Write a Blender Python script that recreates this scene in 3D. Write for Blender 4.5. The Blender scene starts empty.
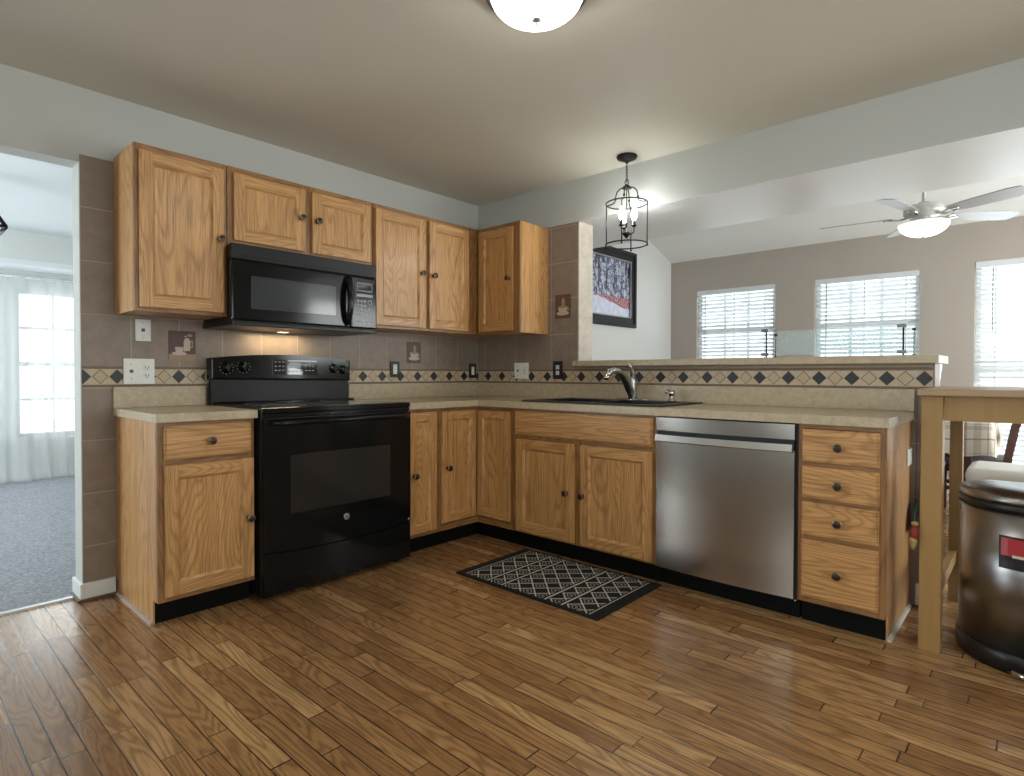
import bpy, bmesh, math, random
from mathutils import Vector, Matrix
random.seed(7)
PI = math.pi
S = bpy.context.scene
COL = S.collection

# ------------------------------------------------------------------ camera
cam_d = bpy.data.cameras.new('camera')
cam = bpy.data.objects.new('camera', cam_d); COL.objects.link(cam)
cam.location = (-3.3525, -3.3594, 1.0841)
_y, _p, _r = 0.8268, -0.0153, -0.0021
_f = Vector((math.sin(_y)*math.cos(_p), math.cos(_y)*math.cos(_p), math.sin(_p)))
_rt = Vector((math.cos(_y), -math.sin(_y), 0)); _up = _rt.cross(_f)
c_, s_ = math.cos(_r), math.sin(_r)
_rt2 = _rt*c_ - _up*s_; _up2 = _rt*s_ + _up*c_
cam.rotation_euler = Matrix((_rt2, _up2, -_f)).transposed().to_euler()
cam_d.sensor_width = 36; cam_d.lens = 586.53*36/1024
cam_d.shift_x = (512-502.92)/1024; cam_d.shift_y = (383.14-388)/1024
cam_d.clip_start = .02; cam_d.clip_end = 200
S.camera = cam

# ------------------------------------------------------------------ world, exposure
W = bpy.data.worlds.new('sky'); S.world = W; W.use_nodes = True
wt = W.node_tree; wt.nodes.clear()
wo = wt.nodes.new('ShaderNodeOutputWorld'); wb = wt.nodes.new('ShaderNodeBackground')
wg = wt.nodes.new('ShaderNodeTexGradient'); wc = wt.nodes.new('ShaderNodeTexCoord')
wm = wt.nodes.new('ShaderNodeMapping'); wr = wt.nodes.new('ShaderNodeValToRGB')
wm.inputs['Rotation'].default_value = (0, PI/2, 0)
wt.links.new(wc.outputs['Generated'], wm.inputs[0]); wt.links.new(wm.outputs[0], wg.inputs[0]); wt.links.new(wg.outputs[0], wr.inputs[0])
wr.color_ramp.elements[0].position = 0.0; wr.color_ramp.elements[0].color = (.90, .96, 1.0, 1)
wr.color_ramp.elements[1].position = 1.0; wr.color_ramp.elements[1].color = (.90, .96, 1.0, 1)
wt.links.new(wr.outputs[0], wb.inputs[0]); wb.inputs[1].default_value = 2.6
wt.links.new(wb.outputs[0], wo.inputs[0])
S.view_settings.view_transform = 'Standard'; S.view_settings.look = 'None'
S.view_settings.gamma = 1; S.view_settings.use_curve_mapping = False
S.view_settings.exposure = 0.15

def area(name, loc, rot, sx, sy, power, col=(1, 1, 1), spread=PI):
    l = bpy.data.lights.new(name, 'AREA'); l.shape = 'RECTANGLE'; l.size = sx; l.size_y = sy
    l.energy = power; l.color = col; l.spread = spread
    o = bpy.data.objects.new(name, l); COL.objects.link(o); o.location = loc; o.rotation_euler = rot
    return o
DAY = (.93, .97, 1.0)
# daylight coming in through each seen or added window opening (just outside the glass)
area('daylight_window_one', (3.62, -.772, 1.67), (0, PI/2, 0), .8, .88, 5, DAY)
area('daylight_window_two', (3.62, -2.05, 1.67), (0, PI/2, 0), .8, .88, 5, DAY)
area('daylight_window_three', (3.62, -3.5, 1.2), (0, PI/2, 0), 1.7, 1.15, 22, DAY)
area('daylight_living_window', (-2.4, 4.55, 1.18), (-PI/2, 0, 0), 2.1, 1.5, 20, DAY)
area('fill_living_side', (-5.4, 2.0, 1.3), (0, -PI/2, 0), 1.3, 1.8, 150, DAY)  # fill for room and carpet through an added, unseen side window
area('daylight_unseen_rear', (-2.2, -5.55, 1.35), (PI/2, 0, 0), 2.2, 1.5, 30, (1, .97, .92))  # unseen rear window, mirrored in the microwave and put in to light the kitchen
area('fill_far_room_rear', (1.95, -5.55, 1.35), (PI/2, 0, 0), 1.9, 1.9, 130, (1, .98, .95))  # fill for the picture wall through an added, unseen rear window
area('daylight_unseen_left', (-4.95, -2.9, 1.35), (0, -PI/2, 0), 1.5, 2.0, 12, (1, .97, .92))  # unseen left window, put in to light the kitchen

# ------------------------------------------------------------------ material helpers
class NT:
    def __init__(s, name):
        s.mat = bpy.data.materials.new(name); s.mat.use_nodes = True
        s.t = s.mat.node_tree; s.t.nodes.clear()
        s.out = s.t.nodes.new('ShaderNodeOutputMaterial')
        s.p = s.t.nodes.new('ShaderNodeBsdfPrincipled'); s.t.links.new(s.p.outputs[0], s.out.inputs[0])
    def n(s, kind): return s.t.nodes.new(kind)
    def put(s, sock, v):
        if isinstance(v, (int, float)):
            try: sock.default_value = v
            except Exception: sock.default_value = (v, v, v)
        elif isinstance(v, tuple): sock.default_value = v if len(v) == len(sock.default_value) else v + (1,)
        else: s.t.links.new(v, sock)
    def m(s, op, a, b=0.0, c=0.0):
        q = s.n('ShaderNodeMath'); q.operation = op
        s.put(q.inputs[0], a); s.put(q.inputs[1], b); s.put(q.inputs[2], c); return q.outputs[0]
    def mix(s, f, a, b, mode='MIX'):
        q = s.n('ShaderNodeMix'); q.data_type = 'RGBA'; q.blend_type = mode
        s.put(q.inputs[0], f); s.put(q.inputs[6], a); s.put(q.inputs[7], b); return q.outputs[2]
    def pos(s):
        g = s.n('ShaderNodeNewGeometry'); q = s.n('ShaderNodeSeparateXYZ'); s.t.links.new(g.outputs['Position'], q.inputs[0]); return q.outputs
    def obj(s):
        g = s.n('ShaderNodeTexCoord'); q = s.n('ShaderNodeSeparateXYZ'); s.t.links.new(g.outputs['Object'], q.inputs[0]); return q.outputs
    def vec(s, x, y, z):
        q = s.n('ShaderNodeCombineXYZ'); s.put(q.inputs[0], x); s.put(q.inputs[1], y); s.put(q.inputs[2], z); return q.outputs[0]
    def noise(s, v, scale, detail=3, rough=.5, dist=0):
        q = s.n('ShaderNodeTexNoise'); s.put(q.inputs['Vector'], v); q.inputs['Scale'].default_value = scale
        q.inputs['Detail'].default_value = detail; q.inputs['Roughness'].default_value = rough; q.inputs['Distortion'].default_value = dist
        return q.outputs['Fac']
    def white(s, v):
        q = s.n('ShaderNodeTexWhiteNoise'); q.noise_dimensions = '3D'; s.put(q.inputs['Vector'], v); return q.outputs['Value']
    def ramp(s, f, *stops):
        q = s.n('ShaderNodeValToRGB'); s.put(q.inputs[0], f); e = q.color_ramp.elements
        while len(e) < len(stops): e.new(.5)
        for i, (p, c) in enumerate(stops): e[i].position = p; e[i].color = c if len(c) == 4 else c + (1,)
        return q.outputs[0]
    def bump(s, h, strength=.2, dist=.01):
        q = s.n('ShaderNodeBump'); q.inputs['Strength'].default_value = strength; q.inputs['Distance'].default_value = dist
        s.put(q.inputs['Height'], h); s.t.links.new(q.outputs[0], s.p.inputs['Normal'])
    def set(s, **k):
        names = dict(col='Base Color', rough='Roughness', metal='Metallic', spec='Specular IOR Level', trans='Transmission Weight',
                     alpha='Alpha', emi='Emission Color', es='Emission Strength', coat='Coat Weight', crough='Coat Roughness', aniso='Anisotropic', sub='Subsurface Weight')
        for a, v in k.items(): s.put(s.p.inputs[names[a]], v)
        return s.mat

def plain(name, col, rough=.5, metal=0, **k):
    t = NT(name); q = t.obj(); v = t.vec(q[0], q[1], q[2])
    n = t.noise(v, 40, 2)
    t.set(col=t.mix(n, tuple(c*.94 for c in col), tuple(min(1, c*1.06) for c in col)), rough=rough, metal=metal, **k)
    return t.mat

def oak(name, vertical=True, tone=1.0, sat=1.0):
    t = NT(name); q = t.obj(); info = t.n('ShaderNodeObjectInfo')
    rnd = t.m('MULTIPLY', info.outputs['Random'], 37.0)
    across = t.m('ADD', q[0], q[1]); along = q[2]
    if not vertical: across, along = along, across
    v1 = t.vec(t.m('MULTIPLY', across, 4.5), t.m('MULTIPLY', along, .62), rnd)
    warp = t.noise(v1, 1.0, 2, .4, .3)
    band = t.m('SINE', t.m('MULTIPLY', t.m('ADD', warp, t.m('MULTIPLY', across, 1.1)), 200.0))
    band = t.m('POWER', t.m('ADD', t.m('MULTIPLY', band, .5), .5), 3.0)
    v2 = t.vec(t.m('MULTIPLY', across, 260.0), t.m('MULTIPLY', along, 7.0), rnd)
    pores = t.noise(v2, 1.0, 2, .6)
    v3 = t.vec(t.m('MULTIPLY', across, 30.0), t.m('MULTIPLY', along, 1.2), rnd)
    streak = t.noise(v3, 1.0, 3, .6)
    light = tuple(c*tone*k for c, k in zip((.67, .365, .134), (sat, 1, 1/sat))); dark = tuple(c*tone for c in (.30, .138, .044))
    vd = tuple(c*tone for c in (.15, .058, .016))
    base = t.mix(t.ramp(streak, (.3, (0, 0, 0)), (.75, (1, 1, 1))), light, tuple(.55*a+.45*b for a, b in zip(light, dark)))
    fine = t.noise(t.vec(t.m('MULTIPLY', across, 95.0), t.m('MULTIPLY', along, 2.2), rnd), 1.0, 3, .65)
    base = t.mix(t.m('MULTIPLY', t.ramp(fine, (.50, (0, 0, 0)), (.66, (1, 1, 1))), .55), base, dark)
    base = t.mix(t.m('MULTIPLY', band, .58), base, dark)
    pf = t.ramp(pores, (.52, (0, 0, 0)), (.72, (1, 1, 1)))
    base = t.mix(t.m('MULTIPLY', pf, .6), base, vd)
    t.set(col=base, rough=.36, coat=.15, crough=.25)
    t.bump(t.m('MULTIPLY', pf, -1.0), .12, .002)
    return t.mat

OV, OH = oak('oak_vertical_grain'), oak('oak_horizontal_grain', False)
OS = oak('oak_end_panel', True, 1.0)
OFH = oak('oak_face_frame_rail_shaded', False, .50, 1.12)  # darkened to paint in the shade around doors and drawers
OF = oak('oak_face_frame_shaded', True, .50, 1.12)  # oak toned down for the shadow along door edges

def mat_floor():
    t = NT('oak_strip_floor'); q = t.pos()
    wdt = .0635; L = .95
    xr = t.m('DIVIDE', t.m('ADD', q[0], .010), wdt); row = t.m('FLOOR', xr); fx = t.m('FRACT', xr)
    rn = t.white(t.vec(row, 3.1, 0)); 
    yr = t.m('DIVIDE', t.m('ADD', q[1], t.m('MULTIPLY', rn, 7.3)), t.m('ADD', .45, t.m('MULTIPLY', t.white(t.vec(row, 9.7, 0)), .55)))
    seg = t.m('FLOOR', yr); fy = t.m('FRACT', yr)
    pid = t.white(t.vec(row, seg, 1)); pid2 = t.white(t.vec(row, seg, 5))
    v1 = t.vec(t.m('MULTIPLY', q[0], 9), t.m('MULTIPLY', q[1], 1.1), t.m('MULTIPLY', pid, 60))
    warp = t.noise(v1, 1, 2, .5, .4)
    band = t.m('POWER', t.m('ADD', t.m('MULTIPLY', t.m('SINE', t.m('MULTIPLY', warp, 95)), .5), .5), 1.7)
    pores = t.noise(t.vec(t.m('MULTIPLY', q[0], 300), t.m('MULTIPLY', q[1], 9), pid), 1, 2, .6)
    blot = t.noise(t.vec(t.m('MULTIPLY', q[0], 14), t.m('MULTIPLY', q[1], 3), t.m('MULTIPLY', pid, 9)), 1, 3, .6)
    base = t.ramp(pid2, (0, (.30, .150, .058)), (.35, (.40, .212, .086)), (.7, (.48, .265, .110)), (1, (.62, .375, .165)))
    base = t.mix(t.m('MULTIPLY', t.ramp(blot, (.35, (0, 0, 0)), (.75, (1, 1, 1))), .38), base, (.22, .105, .040))
    base = t.mix(t.m('MULTIPLY', band, .58), base, (.15, .068, .024))
    base = t.mix(t.m('MULTIPLY', t.ramp(pores, (.5, (0, 0, 0)), (.68, (1, 1, 1))), .55), base, (.09, .04, .015))
    ex = t.m('MINIMUM', fx, t.m('SUBTRACT', 1, fx)); ey = t.m('MINIMUM', fy, t.m('SUBTRACT', 1, fy))
    gx = t.m('LESS_THAN', ex, .030); gy = t.m('LESS_THAN', ey, .0028)
    g = t.m('MAXIMUM', gx, gy)
    base = t.mix(t.m('MULTIPLY', g, .95), base, (.020, .010, .005))
    rough = t.m('ADD', .16, t.m('MULTIPLY', pores, .18))
    t.set(col=base, rough=rough, spec=.5, coat=.25, crough=.12)
    hx = t.m('MINIMUM', t.m('MULTIPLY', ex, 12), 1.0); hy = t.m('MINIMUM', t.m('MULTIPLY', ey, 120), 1.0)
    h = t.m('ADD', t.m('MULTIPLY', t.m('MINIMUM', hx, hy), 1.0), t.m('MULTIPLY', t.m('ADD', pores, pid), .12))
    t.bump(h, .35, .0015)
    return t.mat
FLOOR = mat_floor()

def mat_tile(name, axis, pu, ou, pz, oz, col=(.268, .205, .163)):
    t = NT(name); q = t.pos(); u = q[axis]
    a = t.m('DIVIDE', t.m('SUBTRACT', u, ou), pu); b = t.m('DIVIDE', t.m('SUBTRACT', q[2], oz), pz)
    fa = t.m('FRACT', t.m('ADD', a, 100)); fb = t.m('FRACT', t.m('ADD', b, 100))
    ea = t.m('MULTIPLY', t.m('MINIMUM', fa, t.m('SUBTRACT', 1, fa)), pu); eb = t.m('MULTIPLY', t.m('MINIMUM', fb, t.m('SUBTRACT', 1, fb)), pz)
    g = t.m('LESS_THAN', t.m('MINIMUM', ea, eb), .0022)
    idn = t.white(t.vec(t.m('FLOOR', t.m('ADD', a, 100)), t.m('FLOOR', t.m('ADD', b, 100)), 2))
    n1 = t.noise(t.vec(q[0], q[1], q[2]), 14, 5, .65)
    base = t.mix(t.ramp(n1, (.3, (0, 0, 0)), (.7, (1, 1, 1))), tuple(c*.82 for c in col), tuple(c*1.14 for c in col))
    base = t.mix(t.m('MULTIPLY', idn, .25), base, tuple(c*.78 for c in col))
    base = t.mix(g, base, (.42, .34, .27))
    t.set(col=base, rough=.42)
    e = t.m('MINIMUM', t.m('MULTIPLY', t.m('MINIMUM', ea, eb), 220), 1.0)
    t.bump(t.m('ADD', e, t.m('MULTIPLY', n1, .15)), .35, .002)
    return t.mat
TILE_A = mat_tile('wall_tile_range_side', 0, .222, -2.009, .2525, 1.115)
TILE_AL = mat_tile('wall_tile_range_side_low', 0, .222, -2.009, .2525, 1.0145)
TILE_B = mat_tile('wall_tile_sink_side', 1, .3335, -.752, .2525, 1.115)
TILE_BL = mat_tile('wall_tile_sink_side_low', 1, .3335, -.752, .2525, 1.0145)
TILE_END = mat_tile('wall_tile_column_end', 1, .9, -.3, .75, 1.485, (.50, .44, .37))

def mat_paint(name, col, bump=.08):
    t = NT(name); q = t.pos(); n = t.noise(t.vec(q[0], q[1], q[2]), 160, 3, .6); n2 = t.noise(t.vec(q[0], q[1], q[2]), 2.5, 2)
    t.set(col=t.mix(n2, tuple(c*.97 for c in col), tuple(min(1, c*1.02) for c in col)), rough=.62, spec=.25); t.bump(n, bump, .001); return t.mat
WALL = mat_paint('wall_paint_pale_grey', (.51, .515, .485)); WALLP = mat_paint('wall_paint_far_room', (.66, .655, .64))
CEIL = mat_paint('ceiling_paint', (.66, .625, .545), .15)
VAULT = mat_paint('vault_ceiling_paint', (.84, .84, .82))
SOFFIT = mat_paint('soffit_gloss_paint', (.78, .79, .80)); SOFFIT.node_tree.nodes['Principled BSDF'].inputs['Roughness'].default_value = .38
TAUPE = mat_paint('wall_paint_taupe', (.44, .39, .345))
LIVW = mat_paint('wall_paint_living', (.66, .67, .65))
TRIM = plain('white_trim_gloss', (.76, .77, .75), .3)
WHITE = plain('white_plastic', (.80, .80, .76), .35)
BLACKP = plain('black_plastic', (.012, .012, .012), .35)
BLACKG = plain('black_gloss_enamel', (.005, .005, .0055), .12, spec=.3)
BLACKM = plain('black_satin', (.008, .008, .0085), .34, spec=.3)
BGLASS = plain('black_glass', (.012, .013, .014), .04, spec=.6)
WGLASS = plain('oven_window_glass', (.022, .020, .018), .12, spec=.4)
MWGLASS = plain('microwave_window_glass', (.040, .043, .048), .10, spec=.5)
TOE = plain('black_toe_kick_vinyl', (.004, .004, .004), .7, spec=.12)
BRONZE = plain('antique_bronze', (.055, .036, .025), .32, .7)
BRONZEL = plain('worn_bronze', (.30, .20, .12), .3, .9)
IRON = plain('oil_rubbed_iron', (.018, .016, .015), .45, .5)
CHROME = plain('polished_chrome', (.62, .62, .62), .12, 1)
NICKEL = plain('brushed_nickel', (.50, .50, .48), .28, 1)
GREYBTN = plain('grey_button_print', (.36, .38, .40), .5)
SINKM = plain('black_composite', (.012, .012, .013), .38)

def mat_steel(name, base=(.53, .52, .50), rough=.30, vert=False):
    t = NT(name); q = t.obj(); a = t.m('ADD', q[0], q[1])
    v = t.vec(t.m('MULTIPLY', a, 2.0), 0, t.m('MULTIPLY', q[2], 900)) if not vert else t.vec(t.m('MULTIPLY', a, 900), 0, t.m('MULTIPLY', q[2], 2))
    n = t.noise(v, 1, 2)
    t.set(col=t.mix(n, tuple(c*.985 for c in base), base), metal=1, rough=t.m('ADD', rough-.01, t.m('MULTIPLY', n, .02)), aniso=.3); return t.mat
STEEL = mat_steel('brushed_stainless', (.44, .42, .40), .22); STEELB = mat_steel('bright_stainless', (.80, .80, .80), .24)
CANST = mat_steel('bin_stainless', (.33, .33, .335), .30, True)

def mat_counter():
    t = NT('beige_speckled_laminate'); q = t.pos(); v = t.vec(q[0], q[1], q[2])
    n = t.noise(v, 260, 3, .7); n2 = t.noise(v, 30, 4, .6)
    c = t.mix(t.ramp(n2, (.35, (0, 0, 0)), (.65, (1, 1, 1))), (.44, .355, .235), (.54, .445, .305))
    c = t.mix(t.ramp(n, (.56, (0, 0, 0)), (.66, (1, 1, 1))), c, (.29, .215, .145))
    c = t.mix(t.ramp(n, (.32, (1, 1, 1)), (.40, (0, 0, 0))), c, (.62, .55, .44))
    t.set(col=c, rough=.33); return t.mat
COUNTER = mat_counter()
def mat_stone(name, a, b):
    t = NT(name); q = t.pos(); v = t.vec(q[0], q[1], q[2]); n = t.noise(v, 60, 5, .7)
    t.set(col=t.mix(n, a, b), rough=.45); t.bump(n, .1, .001); return t.mat
BEIGE = mat_stone('travertine_chip', (.40, .31, .20), (.66, .55, .40)); BEIGE2 = mat_stone('travertine_diamond', (.42, .31, .19), (.60, .47, .31))
BLKST = mat_stone('black_slate_chip', (.012, .012, .014), (.035, .034, .035)); GROUT = mat_stone('dark_grout', (.07, .042, .026), (.12, .08, .05))
ROPE = mat_stone('brown_pencil_tile', (.11, .07, .045), (.27, .18, .115))

def mat_carpet():
    t = NT('grey_blue_carpet'); q = t.pos(); v = t.vec(q[0], q[1], q[2]); n = t.noise(v, 70, 4, .75); n2 = t.noise(v, 12, 3, .6)
    c = t.mix(t.ramp(n, (.35, (0, 0, 0)), (.65, (1, 1, 1))), (.20, .21, .225), (.52, .53, .56)); c = t.mix(t.m('MULTIPLY', n2, .4), c, (.32, .33, .36))
    t.set(col=c, rough=.95, spec=.1); t.bump(n, .8, .012); return t.mat
CARPET = mat_carpet()

def mat_glass(name, gloss=.06, tint=(.97, 1, 1)):
    m = bpy.data.materials.new(name); m.use_nodes = True; t = m.node_tree; t.nodes.clear()
    o = t.nodes.new('ShaderNodeOutputMaterial'); a = t.nodes.new('ShaderNodeBsdfTransparent'); b = t.nodes.new('ShaderNodeBsdfGlossy'); x = t.nodes.new('ShaderNodeMixShader')
    a.inputs[0].default_value = tint + (1,); b.inputs['Roughness'].default_value = .03; x.inputs[0].default_value = gloss
    t.links.new(a.outputs[0], x.inputs[1]); t.links.new(b.outputs[0], x.inputs[2]); t.links.new(x.outputs[0], o.inputs[0]); return m
GLASS = mat_glass('window_glass')
def mat_frost():
    m = bpy.data.materials.new('pebbled_glass'); m.use_nodes = True; t = m.node_tree; t.nodes.clear()
    o = t.nodes.new('ShaderNodeOutputMaterial'); a = t.nodes.new('ShaderNodeBsdfTransparent'); b = t.nodes.new('ShaderNodeBsdfTranslucent'); x = t.nodes.new('ShaderNodeMixShader')
    tc = t.nodes.new('ShaderNodeTexCoord'); n = t.nodes.new('ShaderNodeTexNoise'); n.inputs['Scale'].default_value = 130; t.links.new(tc.outputs['Object'], n.inputs[0])
    r = t.nodes.new('ShaderNodeMapRange'); r.inputs[1].default_value = .3; r.inputs[2].default_value = .7; r.inputs[3].default_value = .10; r.inputs[4].default_value = .36; t.links.new(n.outputs[0], r.inputs[0])
    a.inputs[0].default_value = (.93, .985, .985, 1); b.inputs[0].default_value = (.62, .68, .70, 1)
    t.links.new(r.outputs[0], x.inputs[0]); t.links.new(a.outputs[0], x.inputs[1]); t.links.new(b.outputs[0], x.inputs[2]); t.links.new(x.outputs[0], o.inputs[0]); return m
FROST = mat_frost()
def mat_sheer(name, op, col=(.86, .87, .86)):
    m = bpy.data.materials.new(name); m.use_nodes = True; t = m.node_tree; t.nodes.clear()
    o = t.nodes.new('ShaderNodeOutputMaterial'); a = t.nodes.new('ShaderNodeBsdfTransparent'); b = t.nodes.new('ShaderNodeBsdfTranslucent'); d = t.nodes.new('ShaderNodeBsdfDiffuse')
    x = t.nodes.new('ShaderNodeMixShader'); y = t.nodes.new('ShaderNodeMixShader')
    b.inputs[0].default_value = col + (1,); d.inputs[0].default_value = col + (1,)
    x.inputs[0].default_value = .5; y.inputs[0].default_value = op
    t.links.new(b.outputs[0], x.inputs[1]); t.links.new(d.outputs[0], x.inputs[2]); t.links.new(a.outputs[0], y.inputs[1]); t.links.new(x.outputs[0], y.inputs[2]); t.links.new(y.outputs[0], o.inputs[0]); return m
SHEER = mat_sheer('sheer_voile', .34, (.74, .75, .75))
SLAT = mat_sheer('blind_slat_white', 1.0, (.80, .82, .84))
SLAT.node_tree.nodes['Mix Shader'].inputs[0].default_value = .86
def emit(name, col, st):
    t = NT(name); t.set(col=(.9, .9, .9), emi=col, es=st, rough=.3); return t.mat
BOWL = emit('lit_frosted_glass', (1, .97, .92), 20.0)
FANBOWL = emit('lit_fan_glass', (1, .94, .84), 1.7)
BULB = emit('lit_bulb', (.95, 1, .97), 90.0)
UCL = emit('lit_cooktop_lamp', (1, .82, .5), 2.0)

# ------------------------------------------------------------------ geometry helpers
def box(bm, x0, x1, y0, y1, z0, z1, mi=0, bev=0):
    if x0 > x1: x0, x1 = x1, x0
    if y0 > y1: y0, y1 = y1, y0
    if z0 > z1: z0, z1 = z1, z0
    vs = [bm.verts.new(p) for p in ((x0,y0,z0),(x1,y0,z0),(x1,y1,z0),(x0,y1,z0),(x0,y0,z1),(x1,y0,z1),(x1,y1,z1),(x0,y1,z1))]
    fs = []
    for q in ((0,3,2,1),(4,5,6,7),(0,1,5,4),(1,2,6,5),(2,3,7,6),(3,0,4,7)):
        f = bm.faces.new([vs[i] for i in q]); f.material_index = mi; fs.append(f)
    if bev:
        es = list({e for f in fs for e in f.edges})
        r = bmesh.ops.bevel(bm, geom=es, offset=bev, segments=2, affect='EDGES', profile=.6, clamp_overlap=True)
        for f in r['faces']: f.material_index = mi
    return vs
def FA(u, d, z): return (u, -d, z)          # range wall: u = x, d = out of the wall
def FB(u, d, z): return (-d, -u, z)         # sink wall: u = distance from the corner
def fbox(bm, F, u0, u1, d0, d1, z0, z1, mi=0, bev=0):
    a, b = F(u0, d0, z0), F(u1, d1, z1)
    return box(bm, a[0], b[0], a[1], b[1], z0, z1, mi, bev)
def prism(bm, pts, off, mi=0):
    """pts: 3d polygon, off: extrusion vector"""
    off = Vector(off); a = [bm.verts.new(p) for p in pts]; b = [bm.verts.new(Vector(p)+off) for p in pts]; n = len(pts)
    fs = [bm.faces.new(a[::-1]), bm.faces.new(b)] + [bm.faces.new((a[i], a[(i+1) % n], b[(i+1) % n], b[i])) for i in range(n)]
    for f in fs: f.material_index = mi
    return fs
def tube(bm, pts, r, seg=10, mi=0, cap=True, closed=False):
    pts = [Vector(p) for p in pts]; n = len(pts); rings = []
    rr = r if isinstance(r, (list, tuple)) else [r]*n
    prev = None
    for i, p in enumerate(pts):
        if closed: d = (pts[(i+1) % n]-pts[i-1])
        else: d = (pts[min(i+1, n-1)]-pts[max(i-1, 0)])
        d.normalize()
        if prev is None: a = d.orthogonal().normalized()
        else: a = (prev - d*prev.dot(d)).normalized()
        prev = a; b = d.cross(a)
        rings.append([bm.verts.new(p+(a*math.cos(2*PI*k/seg)+b*math.sin(2*PI*k/seg))*rr[i]) for k in range(seg)])
    m = n if closed else n-1
    for i in range(m):
        A, B = rings[i], rings[(i+1) % n]
        for k in range(seg):
            f = bm.faces.new((A[k], A[(k+1) % seg], B[(k+1) % seg], B[k])); f.material_index = mi; f.smooth = True
    if cap and not closed:
        for R_ in (rings[0][::-1], rings[-1]):
            f = bm.faces.new(R_); f.material_index = mi
def lathe(bm, prof, c, axis=(0, 0, 1), seg=32, mi=0, sx=1, sy=1):
    """prof: list of (radius, height)"""
    axis = Vector(axis).normalized(); a = axis.orthogonal().normalized(); b = axis.cross(a); c = Vector(c); rings = []
    if abs(axis.z) > .99: a, b = Vector((1, 0, 0)), Vector((0, 1, 0))
    for r, h in prof:
        if r < 1e-6: rings.append([bm.verts.new(c+axis*h)])
        else: rings.append([bm.verts.new(c+axis*h+(a*math.cos(2*PI*k/seg)*sx+b*math.sin(2*PI*k/seg)*sy)*r) for k in range(seg)])
    for A, B in zip(rings, rings[1:]):
        for k in range(seg):
            q = [A[k % len(A)], A[(k+1) % seg % len(A)], B[(k+1) % seg % len(B)], B[k % len(B)]]
            q = list(dict.fromkeys(q))
            if len(q) > 2:
                f = bm.faces.new(q); f.material_index = mi; f.smooth = True
def ring(bm, c, R, r, seg=40, mi=0):
    tube(bm, [(c[0]+R*math.cos(2*PI*k/seg), c[1]+R*math.sin(2*PI*k/seg), c[2]) for k in range(seg)], r, 8, mi, closed=True)
def BM(): return bmesh.new()

ORG = {}
def empty(name, label, cat, loc, group=None):
    o = bpy.data.objects.new(name, None); COL.objects.link(o); o.location = loc; o.empty_display_size = .05
    o['label'] = label; o['category'] = cat
    if group: o['group'] = group
    ORG[o.name] = Vector(loc); return o
def obj(name, bm, mats, parent=None, label=None, cat=None, group=None, kind=None, smooth=False, solid=0):
    bmesh.ops.recalc_face_normals(bm, faces=bm.faces[:])
    if parent is not None: o0 = ORG[parent.name]
    else:
        xs = [v.co for v in bm.verts]
        o0 = Vector(((min(p.x for p in xs)+max(p.x for p in xs))/2, (min(p.y for p in xs)+max(p.y for p in xs))/2, min(p.z for p in xs)))
    bmesh.ops.translate(bm, verts=bm.verts, vec=-o0)
    me = bpy.data.meshes.new(name); 
    if smooth:
        for f in bm.faces: f.smooth = True
    bm.to_mesh(me); bm.free()
    for m in (mats if isinstance(mats, (list, tuple)) else [mats]): me.materials.append(m)
    o = bpy.data.objects.new(name, me); COL.objects.link(o)
    if parent is not None: o.parent = parent; ORG[o.name] = o0
    else: o.location = o0; ORG[o.name] = o0
    if label: o['label'] = label
    if cat: o['category'] = cat
    if group: o['group'] = group
    if kind: o['kind'] = kind
    return o
def struct(name, bm, mats, parent=None): return obj(name, bm, mats, parent, kind=None if parent else 'structure')
def text_mesh(name, s, size, loc, rot, mat, parent, ext=.0006):
    c = bpy.data.curves.new(name, 'FONT'); c.body = s; c.size = size; c.extrude = ext; c.align_x = 'CENTER'; c.align_y = 'CENTER'
    t = bpy.data.objects.new(name, c); me = bpy.data.meshes.new_from_object(t); bpy.data.objects.remove(t)
    me.materials.append(mat); o = bpy.data.objects.new(name, me); COL.objects.link(o); o.parent = parent
    o.location = Vector(loc)-ORG[parent.name]; o.rotation_euler = rot; ORG[o.name] = ORG[parent.name]; return o

def wall_boxes(bm, ax, fix0, fix1, u0, u1, z0, z1, holes, mi=0):
    """wall in plane; ax='x' runs along x. holes: (ua,ub,za,zb)"""
    cuts = sorted({u0, u1} | {h[0] for h in holes} | {h[1] for h in holes})
    for a, b in zip(cuts, cuts[1:]):
        mid = (a+b)/2; hs = sorted([h for h in holes if h[0] <= mid <= h[1]], key=lambda h: h[2]); z = z0
        spans = []
        for h in hs:
            if h[2] > z: spans.append((z, h[2]))
            z = h[3]
        if z < z1: spans.append((z, z1))
        for s, e in spans:
            if ax == 'x': box(bm, a, b, fix0, fix1, s, e, mi)
            else: box(bm, fix0, fix1, a, b, s, e, mi)

# ------------------------------------------------------------------ room shell
HC = 2.4348; ZH = 2.1416
bm = BM(); box(bm, -4.7, 3.45, -5.3, .05, -.06, 0); struct('floor', bm, FLOOR)
bm = BM(); box(bm, -5.3, 0.2, .075, 4.4, -.06, .008); struct('floor_living', bm, CARPET)
bm = BM(); box(bm, -4.0, -2.66, .05, .075, -.06, .010, bev=.002); struct('trim_1', bm, plain('threshold_metal', (.45, .45, .44), .3, .8))
bm = BM(); box(bm, -4.7, 0.0, -5.3, 0, HC, HC+.06); struct('ceiling', bm, CEIL)
bm = BM(); wall_boxes(bm, 'x', 0, .12, -4.7, .10, 0, 3.5, [(-3.95, -2.66, 0, 2.085)]); struct('wall_back', bm, WALL)
bm = BM(); box(bm, .10, 3.45, 0, .12, 0, 3.5); struct('wall_far_side', bm, WALLP)
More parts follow.
